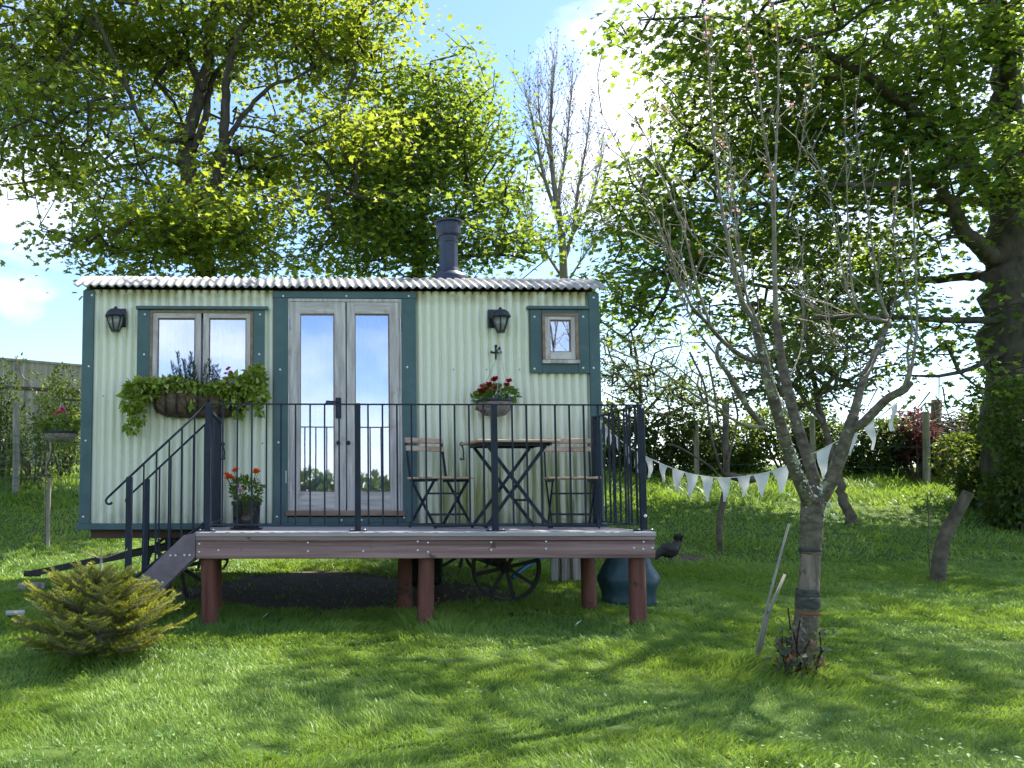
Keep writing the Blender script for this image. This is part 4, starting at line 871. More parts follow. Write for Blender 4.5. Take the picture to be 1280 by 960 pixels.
mb = MB(); A = []; B = []; RA = []; RB = []; buds = []
rg = np.random.default_rng(4)
for i, (pts, r0, r1) in enumerate(limbs):
    cp = curve_pts(pts, 6); rad = [r0 + (r1 - r0) * k / (len(cp) - 1) for k in range(len(cp))]; mb.tube(cp, rad, 7)
    for k in range(4 if i else 14, len(cp) - 1):
        for _ in range(4):
            p = cp[k] + (cp[k + 1] - cp[k]) * rg.random(); tan = (cp[k + 1] - cp[k]).normalized(); d = (tan * .9 + Vector(rg.normal(size=3)) * .42 + Vector((0, 0, .3))).normalized(); ln = rg.uniform(.25, .8); r_ = max(.004, rad[k] * .35); r_ = min(r_, .010)
            for q in range(4):
                d2 = (d + Vector(rg.normal(size=3)) * .12 + Vector((0, 0, .1))).normalized(); e = p + d2 * ln / 4; A.append(p); B.append(e); RA.append(r_); RB.append(r_ * .8)
                if rg.random() < .6:
                    d3 = (d2 + Vector(rg.normal(size=3)) * .45 + Vector((0, 0, .2))).normalized(); f = e + d3 * rg.uniform(.08, .28); A.append(e); B.append(f); RA.append(r_ * .6); RB.append(.0025); buds.append(f)
                p = e; d = d2; r_ *= .8
            buds.append(p)
mb.build('trunk', 'bark_pale', t, True); frusta('twigs', 'bark_pale', t, A, B, np.array(RA), np.array(RB), 4)
scatter('buds', 'copper', t, np.array(buds), RNG.uniform(.03, .06, len(buds)), OVAL, None, RNG.normal(size=(len(buds), 3)) + np.array([0, 0, 1.2]))

# ------------------------------------------------------------------ pruned fruit tree in the lawn
Y = -2.60; b = at(1004, 846, Y); b.z = G(b.x, Y)
t = thing('fruit_tree', b, 'lichen-spotted fruit tree with bare upright shoots on the right lawn', 'tree')
RS = {'trunk': .56, 'stripped_wood': .55, 'upper_trunk': .53, 'shoot': .46}
def limb(pts, r0, r1, mat='plum', name='limb', n=9, par=None):
    cp = curve_pts(pts, 6); rg_ = np.random.default_rng(int(abs(pts[0][0]) * 1000) % 997)
    rad = [(r0 + (r1 - r0) * i / (len(cp) - 1)) * RS.get(name, .46) * (1 + .035 * rg_.normal()) for i in range(len(cp))]
    return MB().tube(cp, rad, n).build(name, mat, par or t, True)
trunk = limb([b - Vector((0, 0, .1))] + pxl([(1003, 838), (1006, 800), (1008, 770), (1010, 745)], Y), .135, .112, 'plum', 'trunk', 14)
limb(pxl([(1010, 748), (1012, 720), (1013, 690)], Y), .104, .104, 'bare_wood', 'stripped_wood', 14, trunk)
limb(pxl([(1013, 694), (1014, 670), (1015, 645), (1017, 622)], Y), .113, .128, 'plum', 'upper_trunk', 14, trunk)
for py, r_, h_, m_ in ((753, .068, .05, 'fabric_tie'), (741, .066, .035, 'fabric_tie'), (766, .070, .008, 'twine'), (687, .064, .012, 'tie')):
    q = at(1009.5 if py > 700 else 1013, py, Y); MB().lathe((q.x, q.y, q.z), [(r_ * .98, -h_ / 2 - .006), (r_ * 1.03, -h_ / 2), (r_ * 1.03, h_ / 2), (r_ * .98, h_ / 2 + .006)], 18, False).build('tree_tie', m_, trunk, True)
L1 = [(1014, 634), (1006, 615, -.05), (993, 585, -.1), (980, 545, -.15), (963, 484, -.2), (955, 450, -.2), (943, 400, -.2)]
limb(pxl(L1, Y), .092, .055)
limb(pxl([(1018, 634), (1018, 602, .05), (1004, 555, .1), (989, 505, .15), (977, 450, .2), (970, 400, .2)], Y), .085, .055)
limb(pxl([(1020, 634), (1034, 610, -.03), (1047, 580, -.06), (1058, 548, -.1), (1067, 520, -.1)], Y), .095, .072)
limb(pxl([(1064, 530, -.1), (1072, 500, -.05), (1079, 475, 0), (1098, 434, .1), (1111, 400, .15)], Y), .058, .036)
limb(pxl([(1062, 538, -.1), (1078, 529, -.15), (1095, 512, -.2), (1111, 497, -.25), (1128, 488, -.3), (1137, 478, -.3)], Y), .062, .050)
limb(pxl([(1134, 482, -.3), (1140, 455, -.3), (1145, 420, -.3), (1146, 380, -.3), (1141, 253, -.25), (1135, 186, -.2)], Y), .024, .005, 'plum_whip')
limb(pxl([(1128, 488, -.3), (1136, 462, -.35), (1134, 440, -.35), (1140, 405, -.4), (1128, 330, -.4), (1118, 270, -.4)], Y), .020, .004, 'plum_whip')
limb(pxl([(957, 536, -.18), (935, 510, -.25), (912, 470, -.3), (897, 448, -.35), (898, 432, -.35), (901, 428, -.35)], Y), .040, .018)
limb(pxl([(958, 534, -.18), (940, 533, -.3), (921, 527, -.35), (879, 501, -.45), (824, 463, -.6), (765, 436, -.7), (748, 424, -.7)], Y), .024, .005, 'plum_whip')
limb(pxl([(905, 516, -.4), (870, 480, -.5), (840, 455, -.55), (800, 437, -.6), (770, 418, -.65)], Y), .012, .003, 'plum_whip', n=6)
limb(pxl([(947, 452, -.2), (930, 446, -.25), (917, 438, -.3), (900, 423, -.3), (880, 400, -.35), (864, 383, -.4)], Y), .034, .020)
limb(pxl([(945, 448, -.2), (930, 433, -.1), (915, 432, -.1), (905, 420, -.1)], Y), .02, .012)
whips = [([(943, 402, -.2), (925, 370, -.25), (912, 310, -.3), (900, 245, -.3), (890, 150, -.35), (885, 63, -.4), (878, -10, -.4)], .034),
         ([(970, 402, .2), (968, 330, .2), (966, 236, .15), (957, 181, .1), (946, 100, .1), (925, 0, .1)], .036),
         ([(967, 280, .18), (970, 190, .25), (973, 100, .3), (970, 30, .3), (961, -10, .3)], .020),
         ([(963, 256, .1), (935, 230, 0), (900, 200, -.1), (860, 165, -.2), (837, 143, -.2), (808, 122, -.2)], .014),
         ([(962, 450, -.15), (950, 410, -.3), (935, 375, -.4), (925, 330, -.5), (915, 270, -.5), (908, 230, -.5)], .018),
         ([(864, 383, -.4), (850, 350, -.45), (835, 310, -.5), (812, 253, -.6), (785, 205, -.6), (748, 135, -.6)], .018),
         ([(890, 412, -.35), (872, 360, -.4), (858, 300, -.4), (840, 250, -.4), (812, 180, -.45), (795, 150, -.45)], .018),
         ([(880, 400, -.35), (866, 370, -.3), (850, 325, -.2), (824, 304, -.2), (780, 285, -.2), (740, 262, -.2)], .013),
         ([(899, 448, -.35), (880, 425, -.4), (867, 405, -.45), (855, 375, -.5), (846, 350, -.5), (835, 290, -.5)], .014),
         ([(950, 425, -.2), (935, 380, 0), (928, 330, .1), (920, 280, .1), (912, 200, .1), (905, 165, .1)], .016),
         ([(968, 300, .15), (985, 260, .1), (1000, 190, 0), (1006, 150, 0), (1015, 100, 0), (1008, 45, 0)], .011),
         ([(1111, 402, .15), (1100, 370, .2), (1094, 337, .2), (1086, 270, .2), (1077, 211, .2), (1066, 130, .2)], .020),
         ([(1110, 402, .15), (1095, 399, .1), (1080, 395, .1), (1062, 372, 0), (1054, 340, 0), (1040, 260, 0), (1028, 220, 0), (1000, 150, 0)], .024),
         ([(1070, 385, .05), (1064, 350, .1), (1060, 280, .15), (1058, 211, .15), (1055, 128, .15)], .018),
         ([(1100, 398, .12), (1070, 394, .2), (1040, 394, .3), (1022, 388, .35), (1008, 376, .4), (1001, 310, .4), (990, 270, .4)], .020),
         ([(1111, 400, .15), (1118, 380, .1), (1122, 330, 0), (1117, 290, 0), (1120, 240, 0)], .014),
         ([(1098, 434, .1), (1080, 470, -.3), (1060, 445, -.4), (1045, 425, -.5), (1035, 405, -.5)], .010),
         ([(983, 480, .15), (1000, 440, .4), (1004, 400, .5), (1000, 360, .5), (990, 330, .5)], .012),
         ([(930, 360, -.22), (915, 330, -.1), (880, 310, 0), (850, 270, .1), (835, 235, .1)], .010),
         ([(985, 520, .1), (965, 480, .5), (940, 455, .7), (900, 440, .8)], .014)]
bl = []; bt = []; rg = np.random.default_rng(9); A = []; B = []; RA = []
for pts, r0 in whips:
    P_ = pxl(pts, Y); limb(P_, r0, .0035, 'plum_whip', 'shoot', 7)
    cp = curve_pts(P_, 8)
    for k in range(6, len(cp) - 1):
        for _ in range(2):
            if rg.random() < .45:
                d = Vector(rg.normal(size=3)).normalized() + (cp[k + 1] - cp[k]).normalized() * .6; e = cp[k] + d * rg.uniform(.015, .05); A.append(cp[k]); B.append(e); RA.append(.004)
                if k > 22 and rg.random() < .35: bt.append(e)
        if rg.random() < .34:
            p_ = cp[k]; d = ((cp[k + 1] - cp[k]).normalized() + Vector(rg.normal(size=3)) * .55 + Vector((0, 0, .25))).normalized(); ln = rg.uniform(.10, .42); r_ = .0042
            for q_ in range(3):
                e = p_ + d * ln / 3; A.append(p_); B.append(e); RA.append(r_); p_ = e; d = (d + Vector(rg.normal(size=3)) * .16 + Vector((0, 0, .08))).normalized(); r_ *= .8
            if rg.random() < .4: bt.append(p_)
        if k > len(cp) * .72 and r0 in (.034, .036, .020, .014, .018) and rg.random() < .42: bl.append(cp[k] + Vector(rg.normal(size=3)) * .02)
frusta('spurs', 'plum_whip', t, A, B, np.array(RA), np.full(len(A), .002), 4)
q = [at(x, y, Y + dy) for x, y, dy in ((985, 128, .1), (988, 135, .1), (990, 132, .1), (900, 178, -.1), (903, 182, -.1), (897, 176, -.1), (905, 185, -.1), (961, 222, .1), (966, 226, .1), (958, 220, .1), (966, 38, .3), (969, 50, .3), (1008, 108, 0), (826, 137, -.2), (935, 62, .1), (938, 70, .1), (942, 80, .1), (1005, 60, 0))]
blooms('blossom', 'petal_pale', t, bl[:24] + q, .017, 6); scatter('young_leaves', 'sprout', t, np.array(bt + q), RNG.uniform(.025, .04, len(bt) + len(q)), OVAL)
# lichen rosettes on the fork
C = []; U = []
for k in range(70):
    px, py = rg.normal(1021, 8), rg.normal(625, 16); a = at(px, py, Y); C.append((a.x, Y - .068 + abs(px - 1018) * .0022 + rg.uniform(0, .02), a.z)); U.append((rg.normal() * .4 + (px - 1018) * .03, -1, rg.normal() * .4))
for k in range(90):
    i = rg.integers(0, 6); u = rg.random(); p0, p1 = pxl(L1, Y)[i], pxl(L1, Y)[i + 1]; a = p0 + (p1 - p0) * u; rr = .042 - .016 * (i + u) / 6; an = rg.uniform(-2.6, -.5); C.append((a.x + rr * math.cos(an), a.y + rr * math.sin(an), a.z)); U.append((math.cos(an), math.sin(an), .1))
ROS = (np.array([(math.cos(a) * (.5 + .12 * ((i * 7) % 3 - 1)), math.sin(a) * (.5 + .1 * ((i * 5) % 3 - 1)), 0) for i, a in enumerate(np.linspace(0, 2 * math.pi, 9)[:-1])]), [tuple(range(8))])
scatter('lichen', 'lichen', t, np.array(C), RNG.uniform(.010, .026, len(C)), ROS, U, RNG.normal(size=(len(C), 3)))
# rose suckers round the foot of the trunk
sp_ = thing('rose_suckers', (b.x - .06, b.y - .1, b.z), 'reddish leafy suckers growing round the fruit tree base', 'shrub')
C = []; mb = MB()
for px, py, x0 in ((985, 760, 990), (978, 795, 985), (990, 785, 995), (1000, 775, 998), (1024, 790, 1018), (972, 812, 982), (982, 830, 988), (995, 810, 997), (1030, 812, 1020), (1012, 800, 1010), (1005, 825, 1003), (988, 815, 990)):
    a = at(x0, 846, Y - .16); e = at(px, py, Y - .2 + random.uniform(-.05, .03)); mb.tube(curve_pts([a, (a + e) / 2 + Vector((random.uniform(-.03, .03), 0, .02)), e], 4), .0045, 5)
    for k in range(15): u = random.uniform(.3, 1.05); C.append(a + (e - a) * u + Vector((random.gauss(0, .045), random.gauss(0, .04), random.gauss(0, .035))))
mb.build('stems', 'copper', sp_); scatter('leaves', 'sprout', sp_, np.array(C), RNG.uniform(.032, .058, len(C)), OVAL, RNG.normal(size=(len(C), 3)) * .6 + np.array([0, -.6, .8]))

# ------------------------------------------------------------------ young fir in the foreground
Yf = -2.14; b = at(123, 826, Yf); b.z = G(b.x, Yf)
t = thing('fir_sapling', b, 'small squat yellow-tipped fir growing in the lawn before the steps', 'tree')
rg = np.random.default_rng(17); hgt = .70
MB().tube([b, b + Vector((.0, 0, .45)), b + Vector((.008, 0, hgt - .05))], [.022, .014, .008], 8).build('trunk', 'bark_pale', t, True)
A = []; B = []; RA = []; nC = []; nF = []; nU = []; nT = []; nS = []
def needled(p, q, tip, dens=300, ln=.021):
    d = q - p; l = d.length; d = d.normalized(); s_ = d.cross(Vector((0, 0, 1))); s_ = s_.normalized() if s_.length > .1 else Vector((1, 0, 0)); u_ = s_.cross(d)
    for k in range(int(l * dens)):
        a = rg.uniform(-.35, math.pi + .35); w = s_ * math.cos(a) + u_ * math.sin(a) * .8; tt = rg.random()
        nC.append(p + (q - p) * tt); nF.append(w + d * .55); nU.append(u_); nT.append(np.clip(.12 + tip * (.45 + .65 * tt) + rg.normal() * .15, 0, 1)); nS.append(ln * rg.uniform(.75, 1.15))
for w_, (zz, ln, nb_) in enumerate(((.05, .46, 10), (.10, .53, 11), (.16, .54, 11), (.22, .49, 11), (.28, .42, 10), (.34, .35, 9), (.40, .26, 8), (.45, .17, 6))):
    for k in range(nb_):
        a = 2 * math.pi * (k + rg.random() * .6) / nb_ + w_ * .7; L_ = ln * rg.uniform(.78, 1.1); up_ = .07 + .055 * w_
        d = Vector((math.cos(a), math.sin(a), up_ * rg.uniform(.4, 1.5))).normalized(); p0 = b + Vector((0, 0, zz + rg.uniform(-.02, .02))); pts_ = [p0 + d * L_ * u + Vector((0, 0, -.10 * u * (1 - u) + .05 * u * u)) for u in np.linspace(0, 1, 6)]
        for i in range(5): A.append(pts_[i]); B.append(pts_[i + 1]); RA.append(.0055 - .0007 * i)
        for i in range(1, 5): needled(pts_[i], pts_[i + 1], .25 + .6 * (i == 4), 600)
        side = d.cross(Vector((0, 0, 1))).normalized()
        for i in range(10):
            u = .25 + .72 * i / 9; p = pts_[0] + d * L_ * u + Vector((0, 0, -.10 * u * (1 - u) + .05 * u * u)); l2 = (.20 - .11 * u) * rg.uniform(.7, 1.2)
            for s_ in (-1, 1):
                d2 = (d * .8 + side * s_ * .8 + Vector((0, 0, rg.uniform(0, .6)))).normalized(); e = p + d2 * l2; A.append(p); B.append(e); RA.append(.0032); needled(p, e, .15 + .8 * u * rg.uniform(.6, 1.15), 800)
top = b + Vector((.008, 0, hgt - .05))
for a, l_ in ((.3, .17), (1.6, .12), (2.9, .17), (4.4, .12), (5.4, .14)):
    e = top + Vector((math.cos(a) * l_, math.sin(a) * l_ * .7, .055)); A.append(top); B.append(e); RA.append(.004); needled(top, e, .9, 380, .023)
A.append(top); B.append(top + Vector((0, 0, .08))); RA.append(.005); needled(top, top + Vector((0, 0, .08)), .6, 300, .018)
frusta('branches', 'bark_pale', t, A, B, np.array(RA), np.array(RA) * .7, 5)
scatter('needles', 'needle', t, np.array(nC), np.array(nS), NEEDLE, nU, nF, np.array(nT), np.full(len(nC), .0052))

# ------------------------------------------------------------------ bunting
pts = [(746, 521, -.12), (757, 532, -.2), (775, 550, -.35), (800, 567, -.55), (848, 588, -.9), (895, 597, -1.2), (940, 594, -1.45), (978, 584, -1.65), (1030, 560, -1.95), (1070, 538, -2.15), (1100, 520, -2.4), (1122, 503, -2.72)]
S_ = curve_pts([at(*p) for p in pts], 8)
bt = thing('bunting', S_[0], 'string of cream cloth pennants from the railing to the fruit tree', 'bunting')
MB().tube(S_, .0035, 5).build('string', 'string', bt)
def on_string(px):
    best = None
    for a, b_ in zip(S_[:-1], S_[1:]):
        def pr(v): d = v - CAM; return CX + F_PX * d.dot(RGT) / d.dot(FWD)
        u, w = pr(a), pr(b_)
        if u <= px <= w: return a + (b_ - a) * ((px - u) / (w - u)), (b_ - a).normalized()
    return S_[-1], (S_[-1] - S_[-2]).normalized()
rg = np.random.default_rng(3)
for px, wpx, hpx in ((750, 6, 17), (757, 6, 26), (762, 6, 20), (771, 7, 22), (784, 8, 24), (796, 9, 28), (812, 12, 26), (829, 12, 24), (847, 17, 30), (864, 17, 32), (883, 16, 33), (906, 17, 32), (931, 17, 28), (952, 21, 32), (976, 22, 34), (1030, 28, 42), (1064, 26, 30), (1088, 30, 38), (1116, 32, 34)):
    p, d = on_string(px); k = sc(p.y); w = (.56 if px < 1000 else .42) * wpx / k / max(.5, abs(d.x)); h = hpx / k * .94; tw = rg.uniform(-.5, .5); lean = Vector((rg.normal() * .05 + .03, rg.normal() * .06, -1)).normalized(); side = Vector((d.y, -d.x, 0)).normalized()
    def ff(u, v):
        q = p + d * ((u - .5) * w * (1 - v * .93)) + lean * (h * v) + side * (math.sin(u * 5 + tw * 4) * .012 * v + tw * .05 * v * v + .01 * math.sin(v * 6 + px)); return q
    mb = MB().sheet(ff, 6, 8); mb.build('pennant', 'flag', bt, True)

# ------------------------------------------------------------------ small things on the lawn and under the hut
p = at(790, 757, -.07); bx_, by_ = p.x, .0; zg_ = G(bx_, by_); kk = 1 / sc(by_)
prof = [(31, 0), (33.5, 2), (33, 5), (32.3, 9), (32.4, 12), (33.2, 17), (35, 22), (37.3, 27), (38.6, 31), (38, 34), (36, 38), (33, 42), (30, 47), (28, 53), (26, 60), (25, 66), (24, 72), (23, 84)]
n = 56; mb = MB(); vs = []
for r_, h_ in prof:
    for j in range(n):
        a = 2 * math.pi * j / n; e = (abs(math.cos(a)) ** .7) * math.copysign(1, math.cos(a)); w = 1 + .11 * (float(vnoise(np.array([math.cos(a) * 2.6]), np.array([math.sin(a) * 2.6]), np.array([h_ * .085]), 5)[0]) - .5) + .05 * (float(vnoise(np.array([math.cos(a) * 6]), np.array([math.sin(a) * 6]), np.array([h_ * .2]), 6)[0]) - .5)
        vs.append((bx_ + r_ * kk * e * w, by_ + .62 * r_ * kk * math.sin(a) * w, zg_ + h_ * kk + .010 * math.sin(2 * a + h_ * .05)))
mb.add(vs, [(i * n + j, i * n + (j + 1) % n, (i + 1) * n + (j + 1) % n, (i + 1) * n + j) for i in range(len(prof) - 1) for j in range(n)] + [tuple(reversed(range(n)))])
o = mb.build('garden_sack', 'bag', None, True); tag(o, 'bulging teal woven garden sack standing behind the right deck post', 'sack')
t = thing('slat_bundle', (at(708, 722, 1.4).x, 1.4, G(3.9, 1.4)), 'bundle of grey upright wooden slats under the right end of the hut', 'timber')
for i in range(9):
    x = at(691 + i * 4.5, 710, 1.4).x; MB().box((x, 1.4 + .02 * (i % 3), .33 + G(x, 1.4)), (.046, .022, .62 + .04 * math.sin(i * 2.3)), rot=Matrix.Rotation(.02 * math.sin(i * 3), 3, 'Y'), bevel=.003).build('slat', 'tub_wood', t)
o = MB().tube(curve_pts([at(640, 722, .7), at(655, 710, .8), at(672, 700, .9), at(690, 690, 1.0), at(700, 676, 1.1)], 5), .022, 8).build('hose', 'blue', None, True); tag(o, 'length of bright blue hose behind the right wheel', 'hose')
q = at(531, 702, 1.3); o = MB()
o.lathe((q.x, 1.3, 0), [(.15, G(q.x, 1.3)), (.175, G(q.x, 1.3) + .02), (.19, G(q.x, 1.3) + .30), (.20, G(q.x, 1.3) + .32), (.18, G(q.x, 1.3) + .32), (.165, G(q.x, 1.3) + .05)], 24); o = smooth_by_angle(o.build('bucket', 'plastic')); tag(o, 'round black tub in the shadow under the hut', 'tub')
q = at(38, 720, .95); o = MB().box((q.x + .02, .95, G(q.x, .95) + .035), (.26, .16, .07), rz=.2, bevel=.006).build('drawbar_block', 'tub_wood'); tag(o, 'flat wooden block under the tip of the hut drawbar', 'block')
db_z = G(q.x, .95) + .07
q = at(19, 774, -.62); o = MB().box((q.x, -.62, G(q.x, -.62) + .03), (.15, .12, .03), rz=.3, bevel=.006).build('white_slab', 'stone'); tag(o, 'small white slab in the grass at the left edge', 'slab')
for px, py, Yq, lb in ((332, 766, -.9, 'white feather lying on the grass before the deck'), (723, 783, -1.25, 'white feather on the grass near the right deck post')):
    q = at(px, py, Yq); z = G(q.x, Yq) + .05
    mb = MB(); mb.add([(q.x - .03, Yq, z - .01), (q.x - .008, Yq - .012, z + .012), (q.x + .03, Yq, z + .035), (q.x, Yq + .014, z + .016), (q.x - .01, Yq, z + .002)], [(0, 1, 4), (1, 2, 4), (2, 3, 4), (3, 0, 4)]); o = mb.build('feather', 'white'); tag(o, lb, 'feather', 'white feathers on the lawn')
t = thing('pipe_run', (at(310, 716, 1.9).x, 1.9, G(1.2, 1.9)), 'pale pipe lying on the grass behind the hut chassis', 'pipe')
MB().tube(curve_pts([at(278, 711, 2.3), at(305, 714, 2.25), at(335, 717, 2.2), at(365, 718, 2.2)], 4), .018, 8).build('pipe', 'stone', t, True)
# canes leaning together
ct = thing('garden_canes', at(940, 834, -2.5), 'two grey garden canes tied together, leaning in the lawn left of the fruit tree', 'canes')
a = at(939, 834, -2.5); a.z = G(a.x, -2.5) - .03
MB().tube([a, at(962, 745, -2.55), at(986, 655, -2.6)], [.0085, .008, .007], 7).build('cane', 'cane', ct, True); MB().tube([a + Vector((.03, .02, 0)), at(961, 765, -2.5), at(981, 718, -2.47)], [.0105, .0095, .009], 7).build('cane', 'cane', ct, True)
q = at(957.5, 765, -2.52); MB().lathe((q.x, q.y, q.z), [(.016, -.008), (.019, 0), (.016, .008)], 10, False).build('twine', 'wire', ct)
# log leaning out of the grass
Yl = 1.45; a = at(1170, 714, Yl); a.z = G(a.x, Yl) - .08
t = thing('leaning_log', a, 'crooked grey log leaning out of the lawn at the right', 'log')
smooth_by_angle(MB().tube(curve_pts([a, at(1176, 690, Yl), at(1184, 664, Yl), at(1197, 640, Yl - .05), at(1211, 615, Yl - .1)], 4), [.082, .076, .072, .07, .069, .068, .068, .066, .066, .065, .064, .062, .06, .059, .058, .056, .054], 14).build('log_body', 'dead', t))
t = thing('whip_sapling', at(1162, 708, 1.4), 'thin leafy whip growing beside the leaning log', 'sapling')
MB().tube([at(1162, 712, 1.4), at(1160, 670, 1.4), at(1161, 640, 1.4), at(1159, 620, 1.4)], .007, 5).build('stem', 'dead', t); C, D = cloud(45, at(1160, 624, 1.4), (.10, .1, .05)); leaves('foliage', 'hedge_pale', t, C, D, (.035, .06))
# hen
hy = 2.45; hp = at(836, 700, hy); z0 = G(hp.x, hy); t = thing('hen', (hp.x, hy, z0), 'dark brown hen pecking at the grass beyond the deck', 'hen')
spine = [(-.155, .075, .020), (-.150, .10, .030), (-.13, .13, .036), (-.105, .155, .050), (-.06, .175, .080), (0, .185, .098), (.05, .20, .088), (.085, .235, .062), (.11, .275, .045), (.13, .315, .030), (.14, .345, .012)]
smooth_by_angle(MB().tube([(hp.x + x, hy, z0 + z) for x, z, r_ in spine], [r_ for x, z, r_ in spine], 14).build('body', 'feather', t), 60)
MB().tube([(hp.x - .155, hy, z0 + .08), (hp.x - .168, hy, z0 + .055)], [.010, .002], 6).build('beak', 'hornyleg', t)
MB().box((hp.x - .162, hy, z0 + .112), (.02, .008, .035), rot=Matrix.Rotation(-.6, 3, 'Y')).build('comb', 'comb', t)
for s_ in (-1, 1):
    mb = MB(); mb.tube([(hp.x + .02, hy + .035 * s_, z0 + .12), (hp.x + .03, hy + .035 * s_, z0 + .06), (hp.x + .02, hy + .035 * s_, z0 + .0)], [.016, .007, .006], 6)
    for an in (-.5, 0, .5): mb.tube([(hp.x + .02, hy + .035 * s_, z0 + .004), (hp.x - .02, hy + .035 * s_ + .04 * an, z0 + .003)], .004, 4)
    mb.build('leg', 'hornyleg', t)
    mb = MB(); mb.ball((hp.x + .01, hy + .07 * s_, z0 + .20), .07, 10, (1.15, .45, .72)); mb.build('wing', 'feather', t, True)
C = []; Fw = []
for k in range(26): C.append((hp.x + .10 + RNG.uniform(-.02, .02), hy + RNG.uniform(-.03, .03), z0 + .27 + RNG.uniform(-.02, .02))); Fw.append((.45 + RNG.normal() * .25, RNG.normal() * .2, 1))
M['tailf'] = leafmat('hen_tail', (.012, .011, .013), (.04, .035, .035), (.03, .03, .03), .1, .5); scatter('tail', 'tailf', t, C, RNG.uniform(.09, .13, 26), OVAL, RNG.normal(size=(26, 3)), Fw, None, np.full(26, .07))

# ------------------------------------------------------------------ boundary on the left
ft = thing('wire_fence', (-2.5, 7.2, G(-2.5, 7.2)), 'green wire mesh fence on rough posts left of the hut', 'fence')
def fpost(px, py0, py1, Y, par, r=.055, name='fence_post', mat='post'):
    a = at(px, py1, Y); a.z = G(a.x, Y) - .1; e = at(px, py0, Y); return smooth_by_angle(MB().tube([a, (a + e) / 2 + Vector((.01, 0, 0)), e], [r, r * .97, r * .92], 12).build(name, mat, par))
fpost(20, 503, 605, 7.2, ft, .062); fpost(-150, 495, 610, 7.2, ft); fpost(190, 505, 600, 7.2, ft)
mb = MB(); xa, xb = at(-200, 550, 7.2).x, at(400, 550, 7.2).x; zl = G(-2, 7.2)
for z in np.linspace(zl + .05, zl + 1.05, 8): mb.tube([(xa, 7.13, z), ((xa + xb) / 2, 7.13, z - .02), (xb, 7.13, z)], .0045, 4, False)
for x in np.arange(xa, xb, .15): mb.tube([(x, 7.128, zl + .05), (x, 7.128, zl + 1.05)], .0035, 4, False)
tag(mb.build('wire_mesh', 'wire', ft), kind='stuff')
bf = thing('board_fence', (-6.5, 11.4, G(-6, 11.4)), 'tall pale grey board fence behind the left shrubs', 'fence')
A_ = at(-160, 434, 9.6); B_ = at(170, 462, 12.4); nb_ = 26
for i in range(nb_):
    u = (i + .5) / nb_; p = A_ + (B_ - A_) * u; zg_ = G(p.x, p.y); wd = (B_ - A_).length / nb_; an = math.atan2(B_.y - A_.y, B_.x - A_.x)
    MB().box((p.x, p.y, (zg_ + p.z) / 2), (wd - .008, .03 + .012 * (i % 2), p.z - zg_), rz=an, bevel=.004).build('board', 'board', bf)
mb = MB(); d = (B_ - A_); mb.bar(A_ + Vector((0, -.04, -.02)), B_ + Vector((0, -.04, -.02)), .06, .05); mb.build('capping_rail', 'board', bf)
mb = MB(); mb.bar(A_ + Vector((0, -.04, -.62)), B_ + Vector((0, -.04, -.62)), .06, .07); mb.build('middle_rail', 'dead', bf)

def bush(name, label, px, top, hw, Y, mat, n, ls=(.05, .09), dy=.6, base=None, group=None, tmpl=OVAL, seed=1, lumps=13, cat='shrub'):
    rg_ = np.random.default_rng(seed); c = at(px, top, Y); zg_ = G(c.x, Y); h = max(c.z - zg_, .3); w = hw / sc(Y); t = thing(name, (c.x, Y, zg_), label, cat, group)
    mb = MB(); C = []; D = []
    for k in range(lumps):
        lx = rg_.uniform(-.75, .75) * w; lz = zg_ + h * rg_.uniform(.12, .82); r_ = np.array((w * .42, dy * .6, h * .28)) * rg_.uniform(.7, 1.15); ly = rg_.uniform(-.6, .6) * dy
        a, d = cloud(int(n * 1.7) // lumps, (c.x + lx, Y + ly, lz), r_, rg_, .35); C.append(a); D.append(d)
        mb.tube(curve_pts([(c.x + lx * .2, Y + ly * .2, zg_ - .03), (c.x + lx * .6, Y + ly * .6, zg_ + h * .3), (c.x + lx, Y + ly, lz)], 3), [.022, .02, .018, .016, .013, .01, .008], 5)
    C = np.concatenate(C); D = np.concatenate(D); ok = C[:, 2] > zg_ + .01; C = C[ok]; D = D[ok]
    leaves('foliage', mat, t, C, D, ls, tmpl, .7, .8, .25); mb.build('stems', 'dead', t); return t
LB = 'shrubs along the left boundary'
bush('shrub', 'dark shrub below the board fence at the left edge', 5, 462, 45, 8.6, 'hedge_dark', 2600, seed=1, group=LB); bush('shrub', 'dense green shrub between fence post and hut corner', 85, 468, 40, 8.8, 'hedge', 2600, seed=2, group=LB); bush('shrub', 'low pale shrub behind the wire mesh', 45, 500, 40, 7.9, 'hedge_pale', 1300, (.04, .07), seed=3, group=LB)

